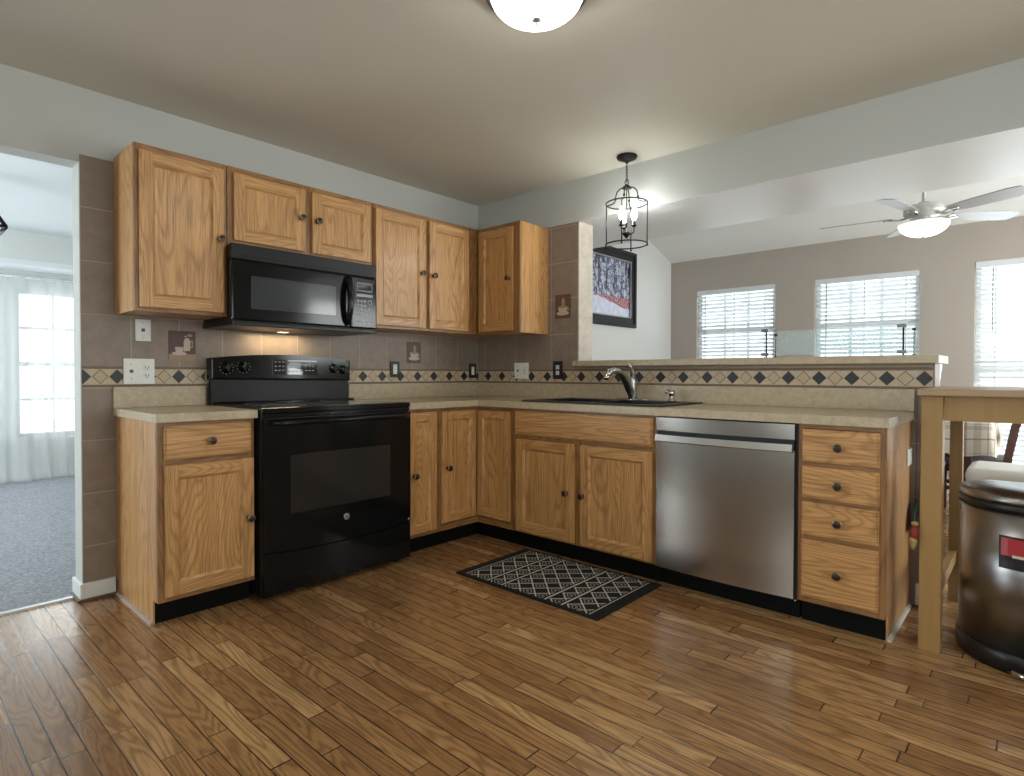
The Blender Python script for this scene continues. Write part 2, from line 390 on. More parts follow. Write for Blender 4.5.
# pony wall with the opening above, column, and header
bm = BM(); box(bm, 0, .16, -2.985, 0, 0, 1.139); box(bm, 0, .16, -.985, 0, 1.139, ZH); struct('wall_sink', bm, WALL)
bm = BM(); box(bm, 0, .803, -5.3, 0, ZH+.0005, 3.45); o = struct('wall_header', bm, [WALL, SOFFIT])
for f in o.data.polygons:
    if f.normal.z < -.5: f.material_index = 1
# tile cladding
bm = BM(); box(bm, -2.66, 0, -.008, 0, 1.112, 2.117); struct('wall_tile_upper', bm, TILE_A)
bm = BM(); box(bm, -2.66, 0, -.008, 0, .0, 1.024); struct('wall_tile_lower', bm, TILE_AL)
bm = BM(); box(bm, -.008, 0, -.985, -.008, 1.112, ZH-.0006); box(bm, -.008, 0, -2.985, -.985, 1.112, 1.139); struct('wall_tile_sink', bm, TILE_B)
bm = BM(); box(bm, -.008, 0, -2.985, -.008, .0, 1.024); box(bm, -.008, .16, -2.993, -2.985, 0, 1.139); struct('wall_tile_sink_lower', bm, TILE_BL)
bm = BM(); box(bm, -.008, .16, -.993, -.985, 1.178, ZH-.0006); struct('wall_tile_column', bm, TILE_END)
# mosaic border
def border(name, F, u0, u1, p, ph, dz=0):
    bm = BM(); fbox(bm, F, u0, u1, .0, .009, 1.030, 1.106, 0)
    fbox(bm, F, u0, u1, .0, .013, 1.106, 1.119, 3, .003); fbox(bm, F, u0, u1, .0, .013, 1.018, 1.030, 3, .003)
    zc = 1.068; hw = p/4*.96; hh = .0365
    def dia(u, k, mi, d0, d1):
        pts = [(u-hw*k, zc), (u, zc-hh*k), (u+hw*k, zc), (u, zc+hh*k)]
        lo, hi = u0+.001, u1-.001
        if u-hw*k < lo or u+hw*k > hi:
            out = []
            for i in range(4):
                a, b = pts[i], pts[(i+1) % 4]
                ina, inb = lo <= a[0] <= hi, lo <= b[0] <= hi
                if ina: out.append(a)
                if ina != inb:
                    e = lo if min(a[0], b[0]) < lo else hi
                    s = (e-a[0])/(b[0]-a[0]); out.append((e, a[1]+(b[1]-a[1])*s))
            pts = out
        if len(pts) < 3: return
        a = [F(q[0], d0, q[1]) for q in pts]; dirv = Vector(F(0, d1, 0))-Vector(F(0, d0, 0))
        prism(bm, a, dirv, mi)
    k0 = int((u0-ph)/p)-2; k = k0
    while ph+k*p < u1+p:
        u = ph+k*p
        if u0-hw < u < u1+hw: dia(u, .97, 1, .009, .0115)
        v = u+p/2
        if u0-hw < v < u1+hw: dia(v, 1.0, 4, .009, .0098); dia(v, .88, 2, .0098, .0115)
        k += 1
    return struct(name, bm, [BEIGE, BLKST, BEIGE2, ROPE, GROUT])
border('trim_2', FA, -2.66, -2.105, .140, -2.235)
border('trim_3', FA, -2.105, -.008, .1555, -1.098)
border('trim_4', FB, .009, 2.985, .149, 2.954)

# other outer walls (behind and beside the camera) with window openings
bm = BM(); wall_boxes(bm, 'x', -5.42, -5.3, -4.82, 3.45, 0, 3.5, [(-3.3, -1.1, .6, 2.1), (1.0, 2.9, .3, 2.2)]); struct('wall_rear', bm, WALL)  # unseen openings, put in to light the kitchen and far room
bm = BM(); wall_boxes(bm, 'y', -4.82, -4.7, -5.3, .12, 0, 2.5, [(-3.9, -1.9, .6, 2.1)]); struct('wall_left', bm, WALL)  # unseen opening, put in to let light into the kitchen
WIN = [(-1.218, -.33, 1.10, 2.07), (-2.505, -1.606, 1.10, 2.07), (-4.1, -2.905, .20, 2.09)]
bm = BM(); wall_boxes(bm, 'y', 3.33, 3.45, -5.3, 0, 0, 2.5, [w for w in WIN]); struct('wall_right', bm, TAUPE)
bm = BM()
prism(bm, [(3.45, 0, 2.40), (.80, 0, 2.40+2.65/3+.042), (.80, 0, 2.40+2.65/3+.12), (3.45, 0, 2.48)], (0, -5.3, 0))
struct('ceiling_vault', bm, VAULT)
# baseboards
bm = BM(); box(bm, -2.66, -2.53, -.024, -.008, .012, .085, bev=.003); box(bm, -2.676, -2.66, -.024, .135, .012, .085, bev=.003); struct('baseboard_left', bm, TRIM)
bm = BM(); box(bm, -2.66, -2.53, -.036, -.008, 0, .013, bev=.003); box(bm, -2.688, -2.66, -.036, .135, 0, .013, bev=.003); struct('trim_5', bm, plain('stained_shoe_molding', (.10, .06, .035), .4))
bm = BM(); box(bm, -.024, .16, -3.007, -2.993, .004, .105, bev=.003); box(bm, -.024, -.008, -2.993, -2.93, .004, .105, bev=.003); struct('baseboard_sink', bm, TRIM)
bm = BM(); box(bm, .8, 3.33, -.014, 0, .003, .095, bev=.003); box(bm, 3.316, 3.33, -5.3, -.014, .003, .095, bev=.003); struct('baseboard_right', bm, TRIM)
# door casing side (jamb face painted lighter)
bm = BM(); box(bm, -2.664, -2.66, -.009, .121, .085, 2.085); box(bm, -3.95, -2.664, .0, .121, 2.081, 2.0852); struct('trim_6', bm, WALL)

# ------------------------------------------------------------------ living room beyond the opening
bm = BM(); box(bm, -5.3, .2, .12, 3.80, HC, HC+.05); box(bm, -5.3, .2, 3.80, 4.4, 2.115, 2.165); struct('ceiling_living', bm, mat_paint('living_ceiling_paint', (.74, .76, .77)))
bm = BM(); box(bm, -5.3, .2, 3.80, 3.86, 2.165, HC); struct('wall_living_header', bm, LIVW)
LW = (-2.34, -1.42, .43, 1.93); LW2 = (-3.42, -2.47, .43, 1.93)
bm = BM(); wall_boxes(bm, 'x', 4.2, 4.32, -5.3, .2, 0, 2.115, [LW, LW2]); struct('wall_living_far', bm, LIVW)
bm = BM(); wall_boxes(bm, 'y', -5.3, -5.18, .12, 4.2, 0, HC, [(1.1, 2.9, .6, 2.0)]); struct('wall_living_left', bm, LIVW)  # unseen opening, added to light the living room
bm = BM(); box(bm, .08, .2, .12, 4.2, 0, HC); struct('wall_living_right', bm, LIVW)
bm = BM(); box(bm, -5.18, .08, 4.186, 4.2, .008, .10, bev=.003); struct('baseboard_living', bm, TRIM)

def window(name, ax, pl, u0, u1, z0, z1, cols, rows, out, casing=True):
    """ax: wall plane axis; pl: inner wall plane; out: +1/-1 outward"""
    def P(bm, a, b, d0, d1, za, zb, bev=0):
        d0, d1 = pl+out*d0, pl+out*d1
        if ax == 'x': box(bm, d0, d1, a, b, za, zb, bev=bev)
        else: box(bm, a, b, d0, d1, za, zb, bev=bev)
    bm = BM(); t = .045
    for a, b, c, d in ((u0, u0+t, z0, z1), (u1-t, u1, z0, z1), (u0+t, u1-t, z0, z0+t), (u0+t, u1-t, z1-t, z1)): P(bm, a, b, .06, .11, c, d)
    zm = (z0+z1)/2; P(bm, u0+t, u1-t, .055, .105, zm-.025, zm+.025)
    w = struct(name, bm, TRIM)
    bm = BM()
    for i in range(1, cols): u = u0+t+(u1-u0-2*t)*i/cols; P(bm, u-.015, u+.015, .07, .09, z0+t, zm-.025); P(bm, u-.015, u+.015, .07, .09, zm+.025, z1-t)
    for lo, hi in ((z0+t, zm-.025), (zm+.025, z1-t)):
        for j in range(1, rows): z = lo+(hi-lo)*j/rows; P(bm, u0+t, u1-t, .072, .088, z-.015, z+.015)
    if len(bm.verts): struct('window_muntin', bm, TRIM, w)
    else: bm.free()
    bm = BM(); P(bm, u0+t, u1-t, .078, .082, z0+t, z1-t); struct('window_pane', bm, GLASS, w)
    bm = BM(); P(bm, u0-.03, u1+.03, -.03, .06, z0-.02, z0, bev=.004); struct('window_sill', bm, TRIM, w)
    return w
window('window_1', 'x', 3.33, -1.218, -.33, 1.10, 2.07, 3, 2, 1)
window('window_2', 'x', 3.33, -2.505, -1.606, 1.10, 2.07, 3, 2, 1)
window('window_3', 'x', 3.33, -4.1, -2.905, .20, 2.09, 3, 3, 1)
window('window_4', 'y', 4.2, LW[0], LW[1], LW[2], LW[3], 3, 2, 1)
window('window_7', 'y', 4.2, LW2[0], LW2[1], LW2[2], LW2[3], 3, 2, 1)
window('unseen_window_5', 'y', -5.3, -3.3, -1.1, .6, 2.1, 4, 2, -1)  # unseen, behind the camera, for kitchen light and microwave reflections
window('added_window_8', 'y', -5.3, 1.0, 2.9, .3, 2.2, 3, 2, -1)  # unseen, added to brighten the picture wall
window('unseen_window_6', 'x', -4.7, -3.9, -1.9, .6, 2.1, 4, 2, -1)  # unseen, put in so the kitchen gets light from the left
window('added_window_9', 'x', -5.18, 1.1, 2.9, .6, 2.0, 4, 2, -1)  # unseen, added to brighten the living room

# blinds
def blind(u0, u1, z0, z1, label, wand_u, midrail=None):
    x = 3.352; e = empty('window_blind', label, 'window blind', (x, (u0+u1)/2, z0), 'horizontal blinds on the far wall windows')
    bm = BM(); box(bm, x-.028, x+.028, u0+.006, u1-.006, z1-.055, z1-.002, bev=.003); obj('headrail', bm, SLAT, e)
    bm = BM(); z = z1-.085; rz = []
    a = math.radians(30)
    while z > z0+.03:
        if midrail is None or abs(z-midrail) > .03:
            c, s = math.cos(a)*.024, math.sin(a)*.024; t = .0016
            pts = [(x-c, u0+.010, z+s), (x, u0+.010, z+.003), (x+c, u0+.010, z-s), (x+c, u0+.010, z-s+t), (x, u0+.010, z+.003+t), (x-c, u0+.010, z+s+t)]
            prism(bm, pts, (0, u1-u0-.02, 0))
        z -= .0425
    obj('slats', bm, SLAT, e)
    bm = BM(); box(bm, x-.024, x+.024, u0+.010, u1-.010, z0+.002, z0+.022, bev=.003); obj('bottom_rail', bm, SLAT, e)
    if midrail: bm = BM(); box(bm, x-.024, x+.024, u0+.010, u1-.010, midrail-.014, midrail+.014, bev=.003); obj('middle_rail', bm, SLAT, e)
    bm = BM()
    for f in (.12, .5, .88): u = u0+(u1-u0)*f; box(bm, x-.027, x-.025, u-.004, u+.004, z0+.02, z1-.05)
    obj('ladder_tape', bm, plain('blind_tape', (.66, .68, .70), .7), e)
    bm = BM(); tube(bm, [(x-.034, wand_u, z1-.06), (x-.036, wand_u, z1-.62)], .004, 8); obj('tilt_wand', bm, plain('wand_grey', (.25, .27, .28), .3), e)
blind(-1.218, -.33, 1.10, 2.07, 'white horizontal blind on the left of the far windows, nearest the framed picture', -.44)
blind(-2.505, -1.606, 1.10, 2.07, 'white horizontal blind on the middle far window, behind the small glass panel', -1.72)
blind(-4.1, -2.905, .20, 2.09, 'tall white blind on the far window at the right edge, above the bar table', -3.03, 1.065)

# ------------------------------------------------------------------ knobs
def knob_mesh():
    bm = BM(); lathe(bm, [(0, 0), (.010, 0), (.010, .003), (.006, .006), (.0055, .013), (.012, .018), (.0165, .021), (.017, .025)], (0, 0, 0), (0, 0, 1), 20, 0)
    lathe(bm, [(.017, .025), (.0145, .028), (.0135, .0275)], (0, 0, 0), (0, 0, 1), 20, 1)
    lathe(bm, [(.0135, .0275), (.008, .0295), (0, .0300)], (0, 0, 0), (0, 0, 1), 20, 0)
    bmesh.ops.recalc_face_normals(bm, faces=bm.faces[:]); me = bpy.data.meshes.new('knob'); bm.to_mesh(me); bm.free()
    me.materials.append(BRONZE); me.materials.append(BRONZEL); return me
KNOB = knob_mesh()
def knob(F, u, d, z, parent):
    o = bpy.data.objects.new('knob', KNOB); COL.objects.link(o); o.parent = parent
    o.location = Vector(F(u, d, z))-ORG[parent.name]; o.scale = (1.15, 1.15, 1.1)
    o.rotation_euler = (PI/2, 0, 0) if F is FA else (0, -PI/2, 0)
    return o

# ------------------------------------------------------------------ cabinets
def door(F, u0, u1, z0, z1, d, parent, kn=None, name='door', sw=.056, th=.019):
    bm = BM(); b = .0035
    fbox(bm, F, u0, u0+sw, d, d+th, z0, z1, 0, b); fbox(bm, F, u1-sw, u1, d, d+th, z0, z1, 0, b)
    fbox(bm, F, u0+sw-.002, u1-sw+.002, d+.0005, d+th-.0005, z0+.0003, z0+sw, 1, b); fbox(bm, F, u0+sw-.002, u1-sw+.002, d+.0005, d+th-.0005, z1-sw, z1-.0003, 1, b)
    # sloped inner moulding
    i0, i1 = .0, .011; D0, D1 = d+th-.003, d+th-.011
    A = [(u0+sw, z0+sw), (u1-sw, z0+sw), (u1-sw, z1-sw), (u0+sw, z1-sw)]
    B = [(u0+sw+i1, z0+sw+i1), (u1-sw-i1, z0+sw+i1), (u1-sw-i1, z1-sw-i1), (u0+sw+i1, z1-sw-i1)]
    for k in range(4):
        j = (k+1) % 4
        vs = [bm.verts.new(F(A[k][0], D0, A[k][1])), bm.verts.new(F(A[j][0], D0, A[j][1])), bm.verts.new(F(B[j][0], D1, B[j][1])), bm.verts.new(F(B[k][0], D1, B[k][1]))]
        f = bm.faces.new(vs); f.material_index = 0 if k % 2 else 1
    o = obj(name, bm, [OV, OH], parent)
    bm = BM(); fbox(bm, F, u0+sw-.004, u1-sw+.004, d+.002, d+th-.0105, z0+sw-.004, z1-sw+.004); obj('door_panel', bm, OV, o)
    if kn: knob(F, kn[0], d+th, kn[1], o)
    return o
def drawer(F, u0, u1, z0, z1, d, parent, kn=True, name='drawer', th=.019):
    bm = BM(); fbox(bm, F, u0, u1, d, d+th*.55, z0, z1, 0, .002); fbox(bm, F, u0+.007, u1-.007, d+th*.5, d+th, z0+.007, z1-.007, 0, .004)
    o = obj(name, bm, OH, parent)
    if kn: knob(F, (u0+u1)/2, d+th, (z0+z1)/2, o)
    return o
def carcass(F, u0, u1, z0, z1, dep, parent, stiles, rails, top=True):
    """solid-sided box with face frame; stiles: list of (ua,ub); rails: list of (za,zb)"""
    bm = BM(); t = .012
    fbox(bm, F, u0, u0+t, .009, dep-.019, z0, z1); fbox(bm, F, u1-t, u1, .009, dep-.019, z0, z1)
    fbox(bm, F, u0+t, u1-t, .009, dep-.019, z0, z0+t)
    if top: fbox(bm, F, u0+t, u1-t, .009, dep-.019, z1-t, z1)
    fbox(bm, F, u0+t, u1-t, .009, .015, z0+t, z1-t)
    obj('cabinet_box', bm, OS, parent)
    bm = BM()
    for a, b in stiles: fbox(bm, F, a, b, dep-.019, dep, z0, z1, 0, .0012)
    for a, b in rails: fbox(bm, F, u0+.001, u1-.001, dep-.0185, dep-.0005, a, b, 1)
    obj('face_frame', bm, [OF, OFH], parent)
def cab(name, F, u0, u1, z0, label, dep):
    c = F((u0+u1)/2, dep/2, z0); return empty(name, label, 'cabinet', c)
UD = .32; UZ0, UZ1 = 1.372, 2.134; XL = -2.523
e = cab('wall_cabinet', FA, XL, -2.112, UZ0, 'oak wall cabinet with a single tall door left of the microwave', UD)
carcass(FA, XL, -2.112, UZ0, UZ1, UD, e, [(XL, -2.485), (-2.150, -2.112)], [(UZ0, UZ0+.035), (UZ1-.045, UZ1)])
door(FA, -2.505, -2.130, 1.388, 2.104, UD, e, (-2.150, 1.752))
e = cab('wall_cabinet', FA, -2.108, -1.240, 1.735, 'short two-door oak wall cabinet directly above the black microwave', UD)
carcass(FA, -2.108, -1.240, 1.735, UZ1, UD, e, [(-2.108, -2.07), (-1.71, -1.625), (-1.278, -1.240)], [(1.735, 1.775), (UZ1-.045, UZ1)])
door(FA, -2.082, -1.690, 1.762, 2.104, UD, e, (-1.716, 1.942)); door(FA, -1.648, -1.262, 1.762, 2.104, UD, e, (-1.618, 1.941))
e = cab('wall_cabinet', FA, -1.236, -.322, UZ0, 'two-door oak wall cabinet between the microwave and the room corner', UD)
carcass(FA, -1.236, -.322, UZ0, UZ1, UD, e, [(-1.236, -1.20), (-.85, -.775), (-.45, -.322)], [(UZ0, UZ0+.035), (UZ1-.045, UZ1)])
door(FA, -1.224, -.828, 1.388, 2.104, UD, e, (-.862, 1.747)); door(FA, -.795, -.428, 1.388, 2.104, UD, e, (-.762, 1.743))
e = cab('wall_cabinet', FB, .012, .723, UZ0, 'oak wall cabinet with one door on the sink wall, beside the tiled column', UD)
carcass(FB, .012, .723, UZ0, UZ1, UD, e, [(.322, .35), (.645, .723)], [(UZ0, UZ0+.035), (UZ1-.045, UZ1)])
door(FB, .340, .668, 1.388, 2.104, UD, e, (.640, 1.745))

BD = .61; BZ0, BZ1 = .105, .874; TD = .545
def toe(F, u0, u1, parent, d=TD):
    bm = BM(); fbox(bm, F, u0, u1, .05, d, .0, BZ0+.004); obj('toe_kick', bm, TOE, parent)
def end_panel(F, u0, u1, parent):
    bm = BM()
    prism(bm, [F(u0, .009, .0), F(u0, TD+.004, .0), F(u0, TD+.004, BZ0), F(u0, BD-.0195, BZ0), F(u0, BD-.0195, BZ1), F(u0, .009, BZ1)], Vector(F(u1, 0, 0))-Vector(F(u0, 0, 0)))
    obj('end_panel', bm, OS, parent)
e = cab('base_cabinet', FA, XL, -2.108, 0, 'oak base cabinet with one drawer over one door left of the range', BD)
carcass(FA, XL+.007, -2.108, BZ0, BZ1, BD, e, [(XL, -2.488), (-2.143, -2.108)], [(BZ0, .14), (.69, .72), (BZ1-.025, BZ1)])
end_panel(FA, XL, XL+.006, e); toe(FA, XL+.007, -2.108, e)
drawer(FA, -2.500, -2.124, .715, .858, BD, e); door(FA, -2.500, -2.116, .128, .690, BD, e, (-2.142, .410))
bm = BM(); prism(bm, [(XL-.001, -.03, 0), (XL-.014, -.03, 0), (XL-.011, -.03, .010), (XL-.001, -.03, .014)], (0, -.52, 0)); obj('shoe_molding', bm, plain('pale_shoe_molding', (.40, .32, .25), .4), e)
e = cab('base_cabinet', FA, -1.216, -.958, 0, 'narrow one-door oak base cabinet immediately right of the range', BD)
carcass(FA, -1.216, -.958, BZ0, BZ1, BD, e, [(-1.216, -1.18), (-.99, -.958)], [(BZ0, .14), (BZ1-.025, BZ1)]); toe(FA, -1.216, -.958, e)
door(FA, -1.198, -.982, .130, .852, BD, e, (-1.160, .478), sw=.05)
# corner cabinet with folding door
e = empty('corner_base_cabinet', 'oak corner base cabinet with a folded two-leaf door in the inside corner', 'cabinet', (-.5, -.5, 0))
bm = BM()
box(bm, -.955, -.009, -.591, -.009, BZ0, BZ1); box(bm, -.591, -.009, -.922, -.591, BZ0, BZ1); obj('cabinet_box', bm, OS, e)
bm = BM()
for a, b in ((-.955, -.925),): box(bm, a, b, -.61, -.591, BZ0, BZ1)
box(bm, -.925, -.6105, -.6095, -.591, BZ0, .145, 1); box(bm, -.925, -.6105, -.6095, -.591, BZ1-.02, BZ1, 1)
box(bm, -.61, -.591, -.922, -.905, BZ0, BZ1); box(bm, -.6095, -.591, -.905, -.6105, BZ0, .145, 1); box(bm, -.6095, -.591, -.905, -.6105, BZ1-.02, BZ1, 1)
obj('face_frame', bm, [OF, OFH], e)
bm = BM(); box(bm, -.955, -.05, -TD, -.05, 0, BZ0+.004); box(bm, -TD, -.05, -.922, -TD, 0, BZ0+.004); obj('toe_kick', bm, TOE, e)
door(FA, -.930, -.634, .152, .848, BD-.008, e, (-.888, .495), sw=.05); door(FB, .612, .902, .152, .848, BD-.008, e, sw=.05)
# sink base
e = cab('sink_base_cabinet', FB, .925, 1.907, 0, 'wide oak base cabinet under the sink with a false front and two doors', BD)
carcass(FB, .925, 1.907, BZ0, BZ1, BD, e, [(.925, .97), (1.385, 1.46), (1.885, 1.907)], [(BZ0, .135), (.67, .72), (BZ1-.02, BZ1)], top=False); toe(FB, .925, 1.907, e)
drawer(FB, .948, 1.890, .712, .858, BD, e, False, 'false_drawer_front'); door(FB, .962, 1.398, .118, .684, BD, e, (1.352, .401)); door(FB, 1.444, 1.890, .118, .684, BD, e, (1.462, .399))
# drawer base
e = cab('drawer_base_cabinet', FB, 2.583, 2.907, 0, 'oak base cabinet with a stack of four drawers at the peninsula end', BD)
carcass(FB, 2.583, 2.899, BZ0, BZ1, BD, e, [(2.583, 2.606), (2.880, 2.907)], [(BZ0, .135), (.36, .40), (.53, .56), (.685, .715), (BZ1-.02, BZ1)]); toe(FB, 2.583, 2.900, e)
end_panel(FB, 2.901, 2.907, e)
for a, b in ((.712, .852), (.556, .692), (.398, .538), (.130, .376)): drawer(FB, 2.600, 2.886, a, b, BD, e)
bm = BM(); prism(bm, [(-.05, -2.908, 0), (-.05, -2.921, 0), (-.05, -2.918, .010), (-.05, -2.908, .014)], (-.50, 0, 0)); obj('shoe_molding', bm, plain('white_shoe_molding', (.60, .57, .52), .4), e)

# ------------------------------------------------------------------ countertops
def ctop(bm, x0, x1, y0, y1): box(bm, x0, x1, y0, y1, .8755, .914)
e = empty('countertop', 'short beige speckled laminate countertop left of the range', 'countertop', (-2.3, -.32, .8755))
bm = BM(); box(bm, -2.536, -2.104, -.645, -.009, .8755, .914, bev=.003); obj('worktop', bm, COUNTER, e)
bm = BM(); box(bm, -2.536, -2.108, -.030, -.009, .9145, 1.0175, bev=.002); obj('backsplash', bm, COUNTER, e)
e = empty('countertop', 'long L-shaped beige speckled laminate countertop running round the corner past the sink', 'countertop', (-.5, -1.2, .8755))
SK = (1.02, 1.86, .13, .53)   # hole in the worktop (u0,u1,d0,d1)
bm = BM()
ctop(bm, -1.217, -.645, -.645, -.009); ctop(bm, -.645, -.009, -SK[0], -.009)
ctop(bm, -.645, -SK[3], -SK[1], -SK[0]); ctop(bm, -SK[2], -.009, -SK[1], -SK[0]); ctop(bm, -.645, -.009, -2.919, -SK[1])
bmesh.ops.remove_doubles(bm, verts=bm.verts, dist=1e-5)
obj('worktop', bm, COUNTER, e)
bm = BM(); box(bm, -1.217, -.009, -.030, -.009, .9145, 1.0175, bev=.002); box(bm, -.030, -.009, -2.919, -.030, .9145, 1.0175, bev=.002); obj('backsplash', bm, COUNTER, e)
# raised bar
e = empty('bar_counter', 'long raised beige laminate bar ledge on top of the half wall', 'bar top', (.12, -2, 1.14))
bm = BM(); box(bm, -.062, .30, -3.012, -1.012, 1.1395, 1.177, bev=.003); obj('bar_top', bm, COUNTER, e)
bm = BM(); box(bm, -.0615, -.006, -1.012, -.978, 1.1395, 1.177, bev=.003); obj('bar_nosing', bm, COUNTER, e)
bm = BM()
prism(bm, [(-.009, -.985, 1.120), (-.022, -.985, 1.120), (-.026, -.985, 1.130), (-.045, -.985, 1.139), (-.009, -.985, 1.139)], (0, -2.0, 0)); obj('cove_molding', bm, plain('taupe_cove', (.33, .275, .215), .4), e)
# white turned corbel under the end of the bar
bm = BM(); prism(bm, [(.165, -2.99, 1.1385), (.285, -2.99, 1.1385), (.282, -2.99, 1.112), (.245, -2.99, 1.098), (.232, -2.99, 1.075), (.200, -2.99, 1.055), (.193, -2.99, 1.02), (.178, -2.99, .98), (.180, -2.99, .94), (.165, -2.99, .91)], (0, .05, 0))
obj('corbel', bm, TRIM, label='white scrolled corbel under the far end of the raised bar ledge', cat='bracket')

# ------------------------------------------------------------------ range
RX0, RX1 = -2.100, -1.223; RC = (RX0+RX1)/2
e = empty('electric_range', 'black freestanding electric range with glass cooktop and wide backguard', 'stove', (RC, -.34, 0))
bm = BM(); box(bm, RX0+.003, RX1-.003, -.655, -.035, .02, .895, bev=.002)
for x in (RX0+.06, RX1-.06):
    for y in (-.60, -.1): box(bm, x-.02, x+.02, y-.02, y+.02, 0, .02)
obj('body', bm, BLACKM, e)
bm = BM(); box(bm, RX0, RX1, -.672, -.10, .893, .921, bev=.005); ck = obj('cooktop', bm, BLACKG, e)
bm = BM(); box(bm, RX0+.02, RX1-.02, -.655, -.115, .9205, .9225); cg = obj('cooktop_glass', bm, BGLASS, ck)
BPR = plain('burner_print', (.07, .07, .07), .4)
for x, y, r in ((-1.90, -.50, .105), (-1.43, -.50, .085), (-1.90, -.24, .08), (-1.43, -.24, .10)): bm = BM(); ring(bm, (x, y, .9223), r, .0010, 40); obj('burner_ring', bm, BPR, ck)
# oven door with dipped lower edge
def arc(xa, xb, z, dip, n=16): return [(xa+(xb-xa)*i/n, z-dip*(1-((2*i/n)-1)**2)) for i in range(n+1)]
lo = arc(RX0+.006, RX1-.006, .238, .022)
pts = [(x, -.656, z) for x, z in lo] + [(RX1-.006, -.656, .868), (RX0+.006, -.656, .868)]
bm = BM(); prism(bm, pts, (0, -.026, 0)); od = obj('oven_door', bm, BLACKG, e)
bm = BM(); box(bm, -1.962, -1.372, -.6832, -.680, .405, .690, bev=.0012); obj('oven_window', bm, WGLASS, od)
bm = BM(); tube(bm, [(RX0+.045, -.682, .850), (RX0+.05, -.715, .850), (RX0+.09, -.728, .850), (RX1-.09, -.728, .850), (RX1-.05, -.715, .850), (RX1-.045, -.682, .850)], .0125, 12); obj('oven_handle', bm, BLACKG, od)
pts = [(RX0+.006, -.656, .030), (RX1-.006, -.656, .030)] + [(x, -.656, z-.006) for x, z in lo[::-1]]
bm = BM(); prism(bm, pts, (0, -.022, 0)); obj('storage_drawer', bm, BLACKG, e)
bm = BM(); box(bm, RX0+.004, RX1-.004, -.670, -.656, .872, .892, bev=.003); obj('vent_trim', bm, BLACKG, e)
# round maker badge
bm = BM(); lathe(bm, [(0, 0), (.017, 0), (.017, .002), (.0145, .003), (0, .0025)], (-1.652, -.6822, .337), (0, -1, 0), 24); bd = obj('badge', bm, plain('badge_silver', (.5, .5, .5), .3, .8), od)
text_mesh('badge_monogram', 'GE', .018, (-1.652, -.6853, .337), (PI/2, 0, 0), BLACKP, bd)
bm = BM(); lathe(bm, [(0, 0), (.006, 0), (.006, .002), (0, .002)], (RX1-.02, -.6822, .252), (0, -1, 0), 14); obj('energy_dot', bm, GREYBTN, od)
# backguard
BGX0, BGX1 = -2.104, -1.246
top = [(BGX0+(BGX1-BGX0)*i/20, 1.168+.026*(1-((2*i/20)-1)**2)) for i in range(21)]
bm = BM()
pts = [(BGX0, -.035, 1.052), (BGX1, -.035, 1.040)] + [(x, -.035, z) for x, z in top[::-1]]
prism(bm, pts, (0, -.055, 0)); 
g = bmesh.ops.bevel(bm, geom=[ed for ed in bm.edges if all(v.co.y < -.08 for v in ed.verts)], offset=.010, segments=3, affect='EDGES', profile=.5)
bg = obj('backguard', bm, BLACKG, e)
bm = BM(); box(bm, BGX0+.008, BGX1-.008, -.075, -.035, .915, 1.055, bev=.003); obj('backguard_riser', bm, BLACKM, e)
bm = BM(); box(bm, RX0+.004, RX1-.004, -.103, -.075, .920, .932, bev=.004); obj('rear_trim', bm, BLACKG, e)
def rknob(x, z):
    bm = BM(); lathe(bm, [(0, 0), (.030, 0), (.030, .004), (.024, .006), (.022, .022), (.019, .026), (0, .026)], (x, -.090, z), (0, -1, 0), 28)
    box(bm, x-.005, x+.005, -.124, -.112, z-.020, z+.020, bev=.002); o = obj('control_knob', bm, BLACKG, bg)
    bm = BM()
    for k in range(9):
        a = math.radians(-220+k*32); box(bm, x+.036*math.cos(a)-.002, x+.036*math.cos(a)+.002, -.0912, -.0900, z+.034*math.sin(a)-.002, z+.034*math.sin(a)+.002)
    obj('dial_marks', bm, GREYBTN, o)
for x, z in ((-2.022, 1.116), (-1.930, 1.122), (-1.368, 1.116), (-1.300, 1.110)): rknob(x, z)
bm = BM(); box(bm, -1.765, -1.480, -.0920, -.0895, 1.078, 1.165, bev=.001); cp = obj('control_panel', bm, BGLASS, bg)
bm = BM()
for xs in (-1.745, -1.555):
    for z in (1.152, 1.128, 1.104):
        for k in range(3): x = xs+k*.023; box(bm, x-.006, x+.007, -.0928, -.0918, z-.003, z+.003)
    obj('keypad_print', bm, GREYBTN, cp); bm = BM()
for k in range(4): x = -1.66+k*.024; box(bm, x-.006, x+.006, -.0928, -.0918, 1.096, 1.101)
obj('keypad_print', bm, GREYBTN, cp)
bm = BM(); box(bm, -1.665, -1.590, -.0930, -.0915, 1.118, 1.150); obj('display', bm, plain('display_dark_green', (.02, .045, .035), .1), cp)

# ------------------------------------------------------------------ microwave
MX0, MX1 = -2.128, -1.272; MD = .385
e = empty('microwave', 'black over-the-range microwave hung under the short oak cabinet', 'microwave', (-1.7, -.2, 1.34))
bm = BM(); box(bm, MX0+.016, MX1-.004, -MD, -.010, 1.345, 1.732, bev=.003); obj('housing', bm, BLACKM, e)
bm = BM(); box(bm, MX0, MX1, -MD-.028, -MD+.01, 1.655, 1.732, bev=.006)
vg = obj('vent_grille', bm, BLACKM, e)
bm = BM()
for i in range(26): x = MX0+.04+i*.031; box(bm, x, x+.020, -MD-.0292, -MD-.0270, 1.672, 1.676)
obj('grille_slot', bm, TOE, vg)
bm = BM(); box(bm, MX0, -1.452, -MD-.030, -MD, 1.352, 1.650, bev=.008); md = obj('door', bm, BLACKG, e)
bm = BM(); box(bm, -2.032, -1.548, -MD-.0315, -MD-.029, 1.412, 1.578, bev=.001); obj('door_window', bm, MWGLASS, md)
bm = BM(); hp = []
